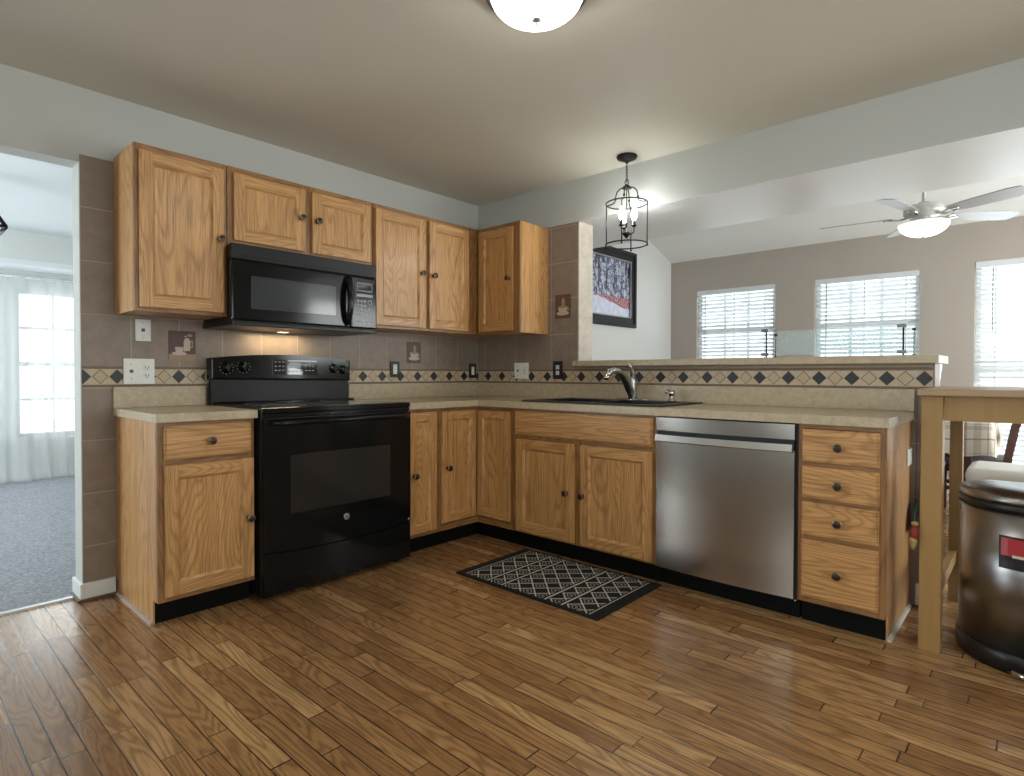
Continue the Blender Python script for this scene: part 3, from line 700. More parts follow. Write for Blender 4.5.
for i in range(13): s = i/12; hp.append((-1.478, -MD-.028-.042*math.sin(PI*s)**.5, 1.372+.262*s))
tube(bm, hp, .017, 14)
hn = obj('door_handle', bm, BLACKG, md)
bm = BM(); box(bm, -1.448, MX1, -MD-.030, -MD, 1.352, 1.650, bev=.008); cpn = obj('control_panel', bm, BLACKG, e)
y1 = -MD-.0312
bm = BM(); box(bm, -1.412, -1.305, y1, y1+.002, 1.568, 1.618); d1 = obj('display_frame', bm, GREYBTN, cpn)
bm = BM(); box(bm, -1.408, -1.309, y1-.001, y1+.001, 1.573, 1.613); obj('display', bm, BGLASS, d1)
bm = BM(); box(bm, -1.412, -1.302, y1, y1+.002, 1.536, 1.552); obj('display_bar', bm, GREYBTN, cpn)
for z in (1.505, 1.462): bm = BM(); lathe(bm, [(.016, 0), (.016, .001), (.011, .001), (.011, 0)], (-1.322, y1+.001, z), (0, -1, 0), 20); obj('dial_print', bm, GREYBTN, cpn)
bm = BM()
for r in range(4):
    for c in range(3): x = -1.408+c*.022; z = 1.512-r*.027; box(bm, x, x+.013, y1, y1+.002, z-.008, z+.006)
obj('keypad_print', bm, GREYBTN, cpn); bm = BM()
for c in range(4): x = -1.412+c*.03; box(bm, x, x+.018, y1, y1+.002, 1.385, 1.394)
obj('keypad_print', bm, GREYBTN, cpn)
bm = BM(); box(bm, MX0+.012, MX1+.002, -MD-.020, -.012, 1.326, 1.346, bev=.004); bp = obj('bottom_plate', bm, BLACKM, e)
bm = BM(); box(bm, -1.725, -1.675, -.11, -.07, 1.3235, 1.3265); obj('cooktop_lamp', bm, UCL, bp)
area('cooktop_lamp_light', (-1.70, -.085, 1.318), (0, 0, 0), .34, .05, 1.3, (1, .78, .45))

# ------------------------------------------------------------------ dishwasher
DU0, DU1 = 1.913, 2.577
e = empty('dishwasher', 'stainless steel dishwasher between the sink cabinet and the drawers', 'dishwasher', (-.33, -2.245, 0))
bm = BM(); fbox(bm, FB, DU0, DU1, .05, .60, .103, .868); fbox(bm, FB, DU0+.01, DU1-.01, .05, .50, .03, .103); 
for u in (DU0+.05, DU1-.05): fbox(bm, FB, u-.02, u+.02, .5, .54, 0, .03)
obj('tub', bm, BLACKP, e)
def bow(u): s = (u-DU0)/(DU1-DU0)*2-1; return .628+.016*(1-s*s)
def bowed(z0, z1, off=0, ua=DU0+.002, ub=DU1-.006, n=20, thick=.03):
    bm = BM(); us = [ua+(ub-ua)*i/n for i in range(n+1)]
    pts = [FB(u, bow(u)+off, z0) for u in us] + [FB(ub, .60, z0), FB(ua, .60, z0)]
    prism(bm, pts, (0, 0, z1-z0)); 
    for f in bm.faces:
        if len(f.verts) == 4: f.smooth = False
    return bm
pn = obj('door_panel', bowed(.108, .752), STEEL, e)
obj('control_strip', bowed(.802, .868), STEEL, e)
bm = BM(); fbox(bm, FB, DU0+.004, DU1-.008, .60, .622, .752, .802); obj('pocket_recess', bm, BLACKP, e)
bm = BM(); us = [DU0+.006+(DU1-DU0-.016)*i/20 for i in range(21)]
prof = [(0.0, .744), (.024, .746), (.027, .752), (.018, .782), (.010, .784), (.004, .780)]
rows = [[bm.verts.new(FB(u, bow(u)+a, z)) for a, z in prof] for u in us]
for A, B in zip(rows, rows[1:]):
    for k in range(len(prof)): bm.faces.new((A[k], A[(k+1) % 6], B[(k+1) % 6], B[k]))
bm.faces.new(rows[0]); bm.faces.new(rows[-1][::-1]); obj('door_handle', bm, STEELB, e)
bm = BM(); fbox(bm, FB, DU0+.002, DU1-.002, .50, TD, .002, .100); tk = obj('toe_kick', bm, TOE, e)
for u in (2.02, 2.555): bm = BM(); lathe(bm, [(0, 0), (.005, 0), (.005, .003), (0, .004)], FB(u, TD, .075), (-1, 0, 0), 12); obj('screw', bm, CHROME, tk)
bm = BM(); fbox(bm, FB, DU1-.005, 2.5825, .56, .606, .10, .872); obj('side_gap_seal', bm, BLACKP, e)

# ------------------------------------------------------------------ sink, faucet, soap
e = empty('kitchen_sink', 'black composite drop-in double sink in the long countertop', 'sink', (-.33, -1.39, .9145))
bm = BM()
su0, su1, sd0, sd1 = .972, 1.905, .055, .585
fbox(bm, FB, su0, su1, SK[3]-.02, sd1, .9143, .924, 0, .003); fbox(bm, FB, su0, su1, sd0, .165, .9143, .924, 0, .003)
fbox(bm, FB, su0, SK[0]+.02, .165, SK[3]-.02, .9143, .924, 0); fbox(bm, FB, SK[1]-.02, su1, .165, SK[3]-.02, .9143, .924, 0); fbox(bm, FB, 1.42, 1.45, .165, SK[3]-.02, .9143, .924, 0)
obj('rim', bm, SINKM, e)
for a, b in ((SK[0]+.003, 1.42), (1.45, SK[1]-.003)):
    bm = BM(); t = .006; d0, d1, z0 = .160, SK[3]-.003, .73
    fbox(bm, FB, a, a+t, d0, d1, z0, .9142); fbox(bm, FB, b-t, b, d0, d1, z0, .9142); fbox(bm, FB, a+t, b-t, d0, d0+t, z0, .9142); fbox(bm, FB, a+t, b-t, d1-t, d1, z0, .9142); fbox(bm, FB, a+t, b-t, d0+t, d1-t, z0, z0+t)
    bo = obj('basin', bm, SINKM, e)
    bm = BM(); lathe(bm, [(0, 0), (.04, 0), (.04, .003), (.03, .004), (0, .002)], FB((a+b)/2, .34, z0+t), (0, 0, 1), 24); obj('drain', bm, CHROME, bo)
fu = 1.475; fz = .924
e = empty('faucet', 'brushed nickel single-lever pull-out faucet behind the black sink', 'faucet', FB(fu, .11, fz))
bm = BM(); lathe(bm, [(0, 0), (.030, 0), (.030, .006), (.024, .010), (0, .010)], FB(fu, .11, fz), (0, 0, 1), 28, sx=1.0, sy=3.6); obj('deck_plate', bm, CHROME, e)
bm = BM(); lathe(bm, [(0, .008), (.031, .008), (.028, .03), (.026, .07), (.027, .10), (.028, .125), (.023, .145), (0, .148)], FB(fu, .11, fz), (0, 0, 1), 28); obj('body', bm, NICKEL, e)
def fpt(d, z, du=0): return FB(fu+du, d, z)
sp = [fpt(.115, .95), fpt(.145, .99), fpt(.180, 1.035), fpt(.225, 1.075), fpt(.275, 1.100), fpt(.325, 1.108), fpt(.375, 1.098), fpt(.405, 1.075)]
bm = BM(); tube(bm, sp, [.022, .026, .025, .022, .019, .018, .018, .018], 18); obj('spout', bm, NICKEL, e)
bm = BM(); tube(bm, [fpt(.405, 1.076), fpt(.414, 1.056)], [.0175, .015], 18); obj('spray_head', bm, CHROME, e)
bm = BM(); tube(bm, [fpt(.105, 1.062), fpt(.110, 1.095), fpt(.130, 1.125), fpt(.145, 1.150)], [.020, .015, .010, .008], 12); obj('lever', bm, NICKEL, e)
e = empty('soap_dispenser', 'small chrome soap dispenser pump right of the faucet', 'soap dispenser', FB(1.735, .105, fz))
bm = BM(); lathe(bm, [(0, 0), (.024, 0), (.024, .008), (.016, .012), (.015, .035), (.019, .045), (.019, .064), (0, .068)], FB(1.735, .105, fz), (0, 0, 1), 20); obj('pump_body', bm, CHROME, e)
bm = BM(); tube(bm, [FB(1.735, .105, fz+.058), FB(1.735, .155, fz+.064), FB(1.735, .175, fz+.052)], [.009, .008, .007], 10); obj('spout', bm, CHROME, e)

# ------------------------------------------------------------------ plates and outlets
def plate(name, F, u0, u1, z0, z1, mat, label, kinds, d=.0085, cat='outlet', group=None, fr=None):
    c = F((u0+u1)/2, d, z0); e = empty(name, label, cat, c, group)
    bm = BM(); fbox(bm, F, u0, u1, d, d+.006, z0, z1, 0, .002); pl = obj('cover_plate', bm, mat, e)
    n = len(kinds); inner = WHITE
    for i, k in enumerate(kinds):
        uc = u0+(u1-u0)*(i+.5)/n; zc = (z0+z1)/2
        if k == 'duplex':
            for s in (-1, 1):
                bm = BM(); zz = zc+s*.020; fbox(bm, F, uc-.015, uc+.015, d+.005, d+.0078, zz-.014, zz+.014, 0, .003); r = obj('receptacle', bm, inner, e)
                bm = BM(); fbox(bm, F, uc-.008, uc-.005, d+.0075, d+.0083, zz-.004, zz+.006); fbox(bm, F, uc+.005, uc+.008, d+.0075, d+.0083, zz-.004, zz+.006); fbox(bm, F, uc-.0025, uc+.0025, d+.0075, d+.0083, zz-.011, zz-.006); obj('slot', bm, BLACKP, r)
        elif k == 'duplex_h':
            for s in (-1, 1):
                bm = BM(); us = uc+s*.020; fbox(bm, F, us-.014, us+.014, d+.005, d+.0078, zc-.015, zc+.015, 0, .003); r = obj('receptacle', bm, inner, e)
                bm = BM(); fbox(bm, F, us-.005, us+.005, d+.0075, d+.0083, zc-.008, zc-.005); fbox(bm, F, us-.005, us+.005, d+.0075, d+.0083, zc+.005, zc+.008); obj('slot', bm, BLACKP, r)
        elif k == 'rocker':
            bm = BM(); fbox(bm, F, uc-.015, uc+.015, d+.005, d+.0085, zc-.032, zc+.032, 0, .002); obj('rocker_switch', bm, inner, e)
        elif k == 'gfci':
            bm = BM(); fbox(bm, F, uc-.016, uc+.016, d+.005, d+.0080, zc-.033, zc+.033, 0, .002); r = obj('receptacle', bm, inner, e)
            bm = BM()
            for s in (-1, 1): fbox(bm, F, uc-.008, uc-.005, d+.0078, d+.0088, zc+s*.02-.004, zc+s*.02+.005); fbox(bm, F, uc+.005, uc+.008, d+.0078, d+.0088, zc+s*.02-.004, zc+s*.02+.005)
            fbox(bm, F, uc-.007, uc+.007, d+.0078, d+.0088, zc-.003, zc+.003); obj('slot', bm, BLACKP, r)
        elif k == 'jack':
            bm = BM(); fbox(bm, F, uc-.008, uc+.008, d+.005, d+.0075, zc-.007, zc+.009, 0, .001); obj('jack', bm, plain('jack_dark', (.08, .08, .08), .4), e)
            for s in (-1, 1): bm = BM(); lathe(bm, [(0, 0), (.0035, 0), (.003, .0015), (0, .002)], F(uc, d+.006, zc+s*.036), Vector(F(0, 1, 0)), 10); obj('screw', bm, NICKEL, e)
    return e
plate('phone_jack_plate', FA, -2.436, -2.366, 1.247, 1.357, WHITE, 'white phone jack plate on the tile just under the left wall cabinet', ['jack'], cat='wall plate')
plate('outlet_plate', FA, -2.490, -2.352, 1.030, 1.158, WHITE, 'white double-gang plate with jack and outlet over the left countertop', ['jack', 'duplex'], d=.0135)
plate('outlet_plate', FA, -.878, -.800, 1.062, 1.172, BLACKP, 'black outlet cover on the mosaic border right of the range', ['gfci'], d=.0135)
plate('light_switch', FA, -.115, -.040, 1.054, 1.166, BLACKP, 'black-framed white rocker switch in the room corner', ['rocker'], d=.0135, cat='light switch')
plate('outlet_plate', FB, .408, .548, 1.050, 1.170, WHITE, 'white double-gang wall plate on the sink wall under the corner wall cabinet', ['jack', 'gfci'], d=.0135)
plate('outlet_plate', FB, .778, .860, 1.050, 1.178, BLACKP, 'black outlet cover with white sockets left of the sink faucet', ['duplex'], d=.0135)
def FE(u, d, z): return (-u, -2.907-d, z)
plate('outlet_plate', FE, .035, .150, .668, .744, WHITE, 'white sideways outlet on the end panel of the drawer cabinet', ['duplex_h'], d=.0005)

# ------------------------------------------------------------------ decorative painted tiles
TBG = mat_stone('painted_tile_maroon', (.055, .022, .018), (.14, .062, .048)); TBR = mat_stone('painted_tile_brown', (.07, .04, .028), (.17, .10, .065))
TCR = plain('painted_cream', (.52, .43, .36), .4); TTAN = plain('painted_tan', (.34, .22, .14), .4)
def deco(label, F, u0, u1, z0, z1, kind):
    e = empty('painted_tile', label, 'decorative tile', F((u0+u1)/2, .008, z0), 'painted coffee tiles set in the backsplash')
    bm = BM(); fbox(bm, F, u0, u1, .0082, .0125, z0, z1, 0, .001); obj('tile_base', bm, TBG if kind == 0 else TBR, e)
    w, h = u1-u0, z1-z0; bm = BM()
    def el(cu, cz, a, b, mi, dd=.0132, n=20):
        pts = [F(u0+w*(cu+a*math.cos(2*PI*k/n)), .0125, z0+h*(cz+b*math.sin(2*PI*k/n))) for k in range(n)]
        prism(bm, pts, Vector(F(0, dd, 0))-Vector(F(0, .0125, 0)), mi)
    def pg(pp, mi, dd=.0136): prism(bm, [F(u0+w*a, .0125, z0+h*b) for a, b in pp], Vector(F(0, dd, 0))-Vector(F(0, .0125, 0)), mi)
    if kind == 0:
        pg([(0, 0), (1, 0), (1, .22), (0, .22)], 1, .0128)
        el(.38, .24, .28, .06, 0); pg([(.25, .27), (.50, .27), (.54, .46), (.22, .46)], 0); el(.58, .37, .05, .06, 0, .0133)
        pg([(.56, .33), (.78, .33), (.80, .62), (.74, .76), (.60, .76), (.54, .62)], 0, .0142); pg([(.80, .42), (.90, .45), (.90, .68), (.80, .70), (.80, .64), (.85, .62), (.85, .50), (.80, .48)], 1, .0140)
        el(.78, .86, .10, .05, 1); el(.62, .82, .07, .03, 1)
    else:
        el(.5, .22, .40, .09, 0); pg([(.28, .26), (.72, .26), (.80, .48), (.20, .48)], 0, .0142); el(.5, .48, .30, .05, 1, .0146); el(.84, .38, .07, .07, 1)
        pg([(.46, .50), (.62, .50), (.66, .70), (.58, .86), (.48, .86), (.42, .70)], 1, .0138)
    obj('cup_and_pitcher_motif', bm, [TCR, TTAN], e)
deco('maroon painted tile with cup and pitcher left of the range', FA, -2.283, -2.152, 1.152, 1.308, 0)
deco('brown painted tile with a cup under the wall cabinet right of the microwave', FA, -.728, -.602, 1.162, 1.315, 1)
deco('brown painted tile with a cup on the tiled column beside the wall cabinet', FB, .790, .925, 1.478, 1.648, 1)

# ------------------------------------------------------------------ rug
def mat_rug():
    t = NT('black_cream_woven_rug'); q = t.pos()
    u = t.m('MULTIPLY', t.m('ADD', q[1], 1.935), -1.0); u = t.m('MULTIPLY', u, -1.0)    # 0..0.91 along the length
    v = t.m('ADD', q[0], 1.19)                                                          # 0..0.59
    a = t.m('FRACT', t.m('DIVIDE', u, .0985)); b = t.m('FRACT', t.m('DIVIDE', v, .0985))
    da = t.m('ABSOLUTE', t.m('SUBTRACT', a, .5)); db = t.m('ABSOLUTE', t.m('SUBTRACT', b, .5))
    s = t.m('ADD', da, db)
    l1 = t.m('LESS_THAN', t.m('ABSOLUTE', t.m('SUBTRACT', s, .5)), .055)
    l2 = t.m('LESS_THAN', t.m('ABSOLUTE', t.m('SUBTRACT', s, .27)), .035)
    l3 = t.m('LESS_THAN', s, .09)
    lat = t.m('MAXIMUM', l1, t.m('MULTIPLY', t.m('MAXIMUM', l2, l3), .55))
    # cross stripes
    st = None; clear = None
    for c in (.055, .215, .315, .595, .695, .855):
        k = t.m('LESS_THAN', t.m('ABSOLUTE', t.m('SUBTRACT', u, c)), .0055); st = k if st is None else t.m('MAXIMUM', st, k)
        k = t.m('LESS_THAN', t.m('ABSOLUTE', t.m('SUBTRACT', u, c)), .015); clear = k if clear is None else t.m('MAXIMUM', clear, k)
    inside = t.m('MULTIPLY', t.m('GREATER_THAN', u, .055), t.m('LESS_THAN', u, .855))
    inside = t.m('MULTIPLY', inside, t.m('MULTIPLY', t.m('GREATER_THAN', v, .022), t.m('LESS_THAN', v, .568)))
    pat = t.m('MAXIMUM', t.m('MULTIPLY', lat, t.m('SUBTRACT', 1, clear)), st); pat = t.m('MULTIPLY', pat, inside)
    n = t.noise(t.vec(q[0], q[1], q[2]), 420, 2); pat = t.m('MULTIPLY', pat, t.m('ADD', .55, t.m('MULTIPLY', n, .6)))
    c = t.mix(pat, t.mix(n, (.010, .010, .010), (.030, .029, .028)), (.62, .60, .53))
    t.set(col=c, rough=.95, spec=.1); t.bump(n, .5, .003); return t.mat
bm = BM(); box(bm, -1.190, -.600, -1.935, -1.025, .0005, .010, bev=.003)
obj('floor_rug', bm, mat_rug(), label='black and cream diamond-patterned mat on the floor in front of the sink', cat='rug')

# ------------------------------------------------------------------ ceiling dome light
cx, cy = -1.775, -2.062
e = empty('ceiling_light', 'lit frosted dome light with bronze rim on the kitchen ceiling', 'ceiling light', (cx, cy, HC-.16))
bm = BM(); lathe(bm, [(0, 0), (.190, 0), (.194, -.010), (.186, -.020), (.188, -.028), (.176, -.040), (.174, -.050), (.160, -.055), (.160, -.03), (0, -.03)], (cx, cy, HC-.0005), (0, 0, 1), 48); obj('rim', bm, plain('dark_nickel_rim', (.13, .11, .10), .3, .9), e)
bm = BM(); lathe(bm, [(.158*math.cos(a*PI/24), -.048-.082*math.sin(a*PI/24)) for a in range(13)], (cx, cy, HC), (0, 0, 1), 48); obj('glass_dome', bm, BOWL, e)
bm = BM(); lathe(bm, [(0, -.124), (.018, -.129), (.018, -.133), (.008, -.138), (.004, -.143), (.005, -.147), (0, -.150)], (cx, cy, HC), (0, 0, 1), 20); obj('finial', bm, NICKEL, e)

# ------------------------------------------------------------------ lantern pendant
lx, ly = -.15, -1.45
e = empty('pendant_lantern', 'black wire lantern pendant with three lit candle bulbs hanging over the sink', 'pendant light', (lx, ly, 1.86))
bm = BM(); lathe(bm, [(0, 0), (.062, 0), (.064, -.006), (.058, -.018), (.030, -.030), (.012, -.036), (.008, -.045), (0, -.046)], (lx, ly, HC-.0005), (0, 0, 1), 32); obj('ceiling_canopy', bm, IRON, e)
bm = BM(); z = HC-.044; k = 0
while z > 2.285:
    pts = []
    for j in range(12):
        a = 2*PI*j/12; h = .0055*math.cos(a); w = .013*math.sin(a)
        pts.append((lx+(h if k % 2 else 0), ly+(0 if k % 2 else h), z-.011+w))
    tube(bm, pts, .0018, 6, closed=True); z -= .019; k += 1
pts = [(lx, ly+.013*math.cos(2*PI*j/16), 2.274+.016*math.sin(2*PI*j/16)) for j in range(16)]; tube(bm, pts, .0025, 6, closed=True)
obj('chain', bm, IRON, e)
R = .127; zt, zb = 2.142, 1.889
bm = BM(); ring(bm, (lx, ly, zt), R, .0045); ring(bm, (lx, ly, zb), R, .0045)
lathe(bm, [(0, 2.262), (.010, 2.258), (.020, 2.248), (.030, 2.240), (.030, 2.234), (0, 2.234)], (lx, ly, 0), (0, 0, 1), 20)
for k in range(4):
    a = math.radians(18+90*k); c, s = math.cos(a), math.sin(a)
    tube(bm, [(lx+R*c, ly+R*s, zt), (lx+R*c, ly+R*s, zb-.012)], .0038, 8)
    lathe(bm, [(0, -.018), (.006, -.010), (.006, -.004), (0, 0)], (lx+R*c, ly+R*s, zb-.004), (0, 0, 1), 8)
    pr = [(.018, 2.240), (.040, 2.238), (.060, 2.220), (.068, 2.195), (.070, 2.175), (.076, 2.155), (.096, 2.146), (R, zt)]
    tube(bm, [(lx+r*c, ly+r*s, z) for r, z in pr], .0038, 8)
    lathe(bm, [(0, 0), (.008, .006), (.008, .014), (0, .020)], (lx+.070*c, ly+.070*s, 2.168), (0, 0, 1), 8)
obj('cage', bm, IRON, e)
bm = BM(); tube(bm, [(lx, ly, 2.235), (lx, ly, 1.955)], .0035, 8)
lathe(bm, [(0, .0), (.006, .004), (.010, .012), (.022, .022), (.026, .034), (.010, .042), (.006, .06), (0, .07)], (lx, ly, 1.925), (0, 0, 1), 16)
for k in range(3):
    a = math.radians(50+120*k); c, s = math.cos(a), math.sin(a)
    tube(bm, [(lx+r*c, ly+r*s, z) for r, z in ((.012, 1.952), (.030, 1.950), (.044, 1.962), (.046, 1.985), (.046, 1.998))], .004, 8)
    lathe(bm, [(0, 0), (.008, 0), (.017, .006), (.017, .010), (.011, .014), (.011, .040), (0, .040)], (lx+.046*c, ly+.046*s, 1.994), (0, 0, 1), 14)
obj('candle_stem', bm, IRON, e)
for k in range(3):
    a = math.radians(50+120*k); c, s = math.cos(a), math.sin(a)
    bm = BM(); lathe(bm, [(0, 0), (.009, .002), (.015, .018), (.0175, .035), (.015, .055), (.008, .075), (0, .090)], (lx+.046*c, ly+.046*s, 2.034), (0, 0, 1), 16); obj('bulb', bm, BULB, e)

# ------------------------------------------------------------------ ceiling fan
fx, fy = 1.93, -2.70
e = empty('ceiling_fan', 'white and nickel five-blade ceiling fan with lit bowl in the far room', 'ceiling fan', (fx, fy, 2.09))
FN = plain('fan_white_nickel', (.66, .66, .63), .25, .3)
zc = 2.44+(3.33-fx)/3+.03
bm = BM(); tube(bm, [(fx, fy, zc-.02), (fx, fy, 2.36)], .012, 12); lathe(bm, [(0, .06), (.065, .06), (.060, -.02), (.02, -.05), (0, -.05)], (fx, fy, zc-.03), (0, 0, 1), 28); obj('downrod', bm, FN, e)
bm = BM(); lathe(bm, [(0, 2.385), (.035, 2.385), (.050, 2.37), (.105, 2.36), (.125, 2.335), (.125, 2.30), (.105, 2.285), (.085, 2.275), (.075, 2.250), (.09, 2.238), (.155, 2.232), (.160, 2.222), (0, 2.222)], (fx, fy, 0), (0, 0, 1), 40); obj('motor_housing', bm, FN, e)
for k in range(5):
    a = math.radians(24.4+72*k); c, s = math.cos(a), math.sin(a); t = math.radians(-12)
    def bp_(r, w, dz=0): 
        return (fx+r*c-w*math.cos(t)*s, fy+r*s+w*math.cos(t)*c, 2.285+w*math.sin(t)+dz)
    bm = BM(); outl = [(.19, -.045), (.30, -.062), (.58, -.072), (.655, -.060), (.675, -.02), (.675, .02), (.655, .060), (.58, .072), (.30, .062), (.19, .045)]
    prism(bm, [bp_(r, w) for r, w in outl], (0, 0, .006)); bl = obj('blade', bm, plain('fan_blade_white', (.40, .40, .41), .35) if k == 0 else bpy.data.materials['fan_blade_white'], e)
    bm = BM(); tube(bm, [bp_(.10, 0, -.004), bp_(.15, -.018, -.012), bp_(.20, -.03, -.006), bp_(.25, 0, -.004)], .007, 8); tube(bm, [bp_(.10, 0, -.004), bp_(.15, .018, -.012), bp_(.20, .03, -.006), bp_(.25, 0, -.004)], .007, 8); obj('blade_bracket', bm, CHROME, bl)
bm = BM(); lathe(bm, [(.158*math.cos(a*PI/24), 2.228-.098*math.sin(a*PI/24)) for a in range(13)], (fx, fy, 0), (0, 0, 1), 40); obj('glass_bowl', bm, FANBOWL, e)
bm = BM(); lathe(bm, [(0, 2.135), (.014, 2.130), (.012, 2.124), (.005, 2.118), (0, 2.110)], (fx, fy, 0), (0, 0, 1), 16); obj('finial', bm, NICKEL, e)
e.location.z -= .03

# ------------------------------------------------------------------ framed picture on the side wall of the far room
def mat_art():
    t = NT('winter_woods_painting'); q = t.pos(); x, z = q[0], q[2]
    trunk = t.noise(t.vec(t.m('MULTIPLY', x, 24), 0, t.m('MULTIPLY', z, 3)), 1, 3, .6, .6)
    branch = t.noise(t.vec(t.m('MULTIPLY', x, 15), 3, t.m('MULTIPLY', z, 14)), 1, 4, .75, 1.6)
    sky = t.mix(t.noise(t.vec(x, 1, z), 5, 3), (.34, .42, .66), (.74, .70, .74))
    c = t.mix(t.ramp(branch, (.44, (0, 0, 0)), (.56, (1, 1, 1))), sky, (.055, .06, .11))
    c = t.mix(t.ramp(trunk, (.54, (0, 0, 0)), (.60, (1, 1, 1))), c, (.028, .03, .055))
    leaf = t.noise(t.vec(t.m('MULTIPLY', x, 50), 7, t.m('MULTIPLY', z, 50)), 1, 3, .6)
    red = t.mix(t.ramp(leaf, (.4, (0, 0, 0)), (.62, (1, 1, 1))), (.10, .015, .03), (.70, .33, .36))
    zz = t.m('ADD', z, t.m('MULTIPLY', t.noise(t.vec(x, 5, z), 9, 3), .10))
    fr = t.m('MULTIPLY', t.m('LESS_THAN', zz, 1.955), t.m('GREATER_THAN', zz, 1.86)); c = t.mix(fr, c, red)
    snow = t.mix(t.noise(t.vec(x, 9, z), 16, 4), (.36, .40, .60), (.85, .86, .95))
    lo = t.m('LESS_THAN', t.m('ADD', zz, t.m('MULTIPLY', t.m('SUBTRACT', x, 2.0), .16)), 1.885); c = t.mix(lo, c, snow)
    t.set(col=c, rough=.5); return t.mat
e = empty('framed_picture', 'dark-framed painting of bare winter trees on the white wall beyond the counter', 'picture', (1.85, -.02, 1.60))
PX0, PX1, PZ0, PZ1 = 1.20, 2.430, 1.595, 2.415
bm = BM(); fw = .115
for a, b, c, d in ((PX0, PX1, PZ1-fw, PZ1), (PX0, PX1, PZ0, PZ0+fw), (PX0, PX0+fw, PZ0+fw, PZ1-fw), (PX1-fw, PX1, PZ0+fw, PZ1-fw)): box(bm, a, b, -.034, -.001, c, d, bev=.006)
for o_, dd in ((.0, -.048), ):
    for a, b, c, d in ((PX0, PX1, PZ1-.04, PZ1), (PX0, PX1, PZ0, PZ0+.04), (PX0, PX0+.04, PZ0+.04, PZ1-.04), (PX1-.04, PX1, PZ0+.04, PZ1-.04)): box(bm, a, b, dd, -.03, c, d, bev=.006)
obj('frame', bm, plain('charcoal_frame', (.022, .020, .024), .55, spec=.25), e)
bm = BM(); i = fw-.012
for a, b, c, d in ((PX0+i, PX1-i, PZ1-i-.012, PZ1-i), (PX0+i, PX1-i, PZ0+i, PZ0+i+.012), (PX0+i, PX0+i+.012, PZ0+i, PZ1-i), (PX1-i-.012, PX1-i, PZ0+i, PZ1-i)): box(bm, a, b, -.038, -.01, c, d)
obj('inner_lip', bm, plain('silver_lip', (.42, .41, .40), .35, .5), e)
bm = BM(); box(bm, PX0+fw, PX1-fw, -.020, -.012, PZ0+fw, PZ1-fw); obj('canvas', bm, mat_art(), e)

# ------------------------------------------------------------------ small glass panel on the bar ledge
e = empty('glass_panel', 'small frosted glass panel held by metal post clamps on the bar ledge', 'glass panel', (.24, -2.5, 1.177))
bm = BM(); box(bm, .237, .243, -2.885, -2.215, 1.195, 1.338); obj('pane', bm, FROST, e)
for yy, zt_ in ((-2.165, 1.352), (-2.835, 1.345)):
    bm = BM(); tube(bm, [(.225, yy, 1.1775), (.225, yy, zt_)], .0045, 10); lathe(bm, [(0, 0), (.012, 0), (.012, .004), (0, .004)], (.225, yy, 1.1772), (0, 0, 1), 16); pst = obj('post', bm, IRON, e)
    for z in (1.203, zt_-.010):
        bm = BM(); box(bm, .212, .238, yy-.014, yy+.026, z-.009, z+.009, bev=.002); obj('clamp', bm, plain('clamp_grey', (.20, .20, .21), .35, .5), pst)
for yy in (-2.212, -2.878):
    bm = BM(); tube(bm, [(.24, yy, 1.178), (.24, yy, 1.325)], .0022, 8); box(bm, .234, .246, yy-.008, yy+.008, 1.31, 1.322); box(bm, .234, .246, yy-.008, yy+.008, 1.178, 1.19); obj('edge_clip', bm, IRON, e)

# ------------------------------------------------------------------ pub table
def pine(name, col, col2):
    t = NT(name); q = t.obj(); info = t.n('ShaderNodeObjectInfo')
    n = t.noise(t.vec(t.m('MULTIPLY', q[0], 40), t.m('MULTIPLY', q[1], 40), t.m('MULTIPLY', q[2], 2.5)), 1, 3, .5, .4)
    k = t.noise(t.vec(q[0], q[1], t.m('MULTIPLY', q[2], .6)), 9, 2)
    c = t.mix(n, col, col2); c = t.mix(t.ramp(k, (.70, (0, 0, 0)), (.76, (1, 1, 1))), c, (.20, .10, .04)); t.set(col=c, rough=.45); return t.mat
PINE = pine('clear_pine', (.30, .165, .050), (.38, .225, .078)); PINET = pine('pine_top', (.34, .225, .125), (.42, .285, .165))
e = empty('bar_table', 'tall pine bar-height table with square legs at the peninsula end', 'table', (-.17, -3.6, 0))
TX0, TX1, TY0, TY1, TZ = -.575, .245, -4.25, -3.000, 1.030
bm = BM(); box(bm, TX0, TX1, TY0, TY1, TZ-.026, TZ, bev=.004); obj('tabletop', bm, PINET, e)
for x, y, w in ((TX0+.035, TY1-.078, .07), (TX0+.035, TY0+.008, .07), (TX1-.075, TY1-.084, .05), (TX1-.075, TY0+.008, .05)):
        bm = BM(); box(bm, x, x+w, y, y+w, 0, TZ-.0265, bev=.003); obj('leg', bm, PINE, e)
bm = BM(); box(bm, TX0+.050, TX0+.072, TY0+.08, TY1-.08, TZ-.122, TZ-.0265); box(bm, TX1-.062, TX1-.040, TY0+.08, TY1-.085, TZ-.122, TZ-.0265)
for y in (TY1-.055, TY0+.033): box(bm, TX0+.106, TX1-.076, y, y+.022, TZ-.122, TZ-.0265)
obj('apron', bm, PINE, e)
bm = BM()
for y in (TY1-.066, TY0+.022): box(bm, TX0+.106, TX1-.076, y, y+.028, .195, .245, bev=.002)
box(bm, TX1-.066, TX1-.034, TY0+.08, TY1-.085, .195, .245, bev=.002); obj('stretcher', bm, PINE, e)

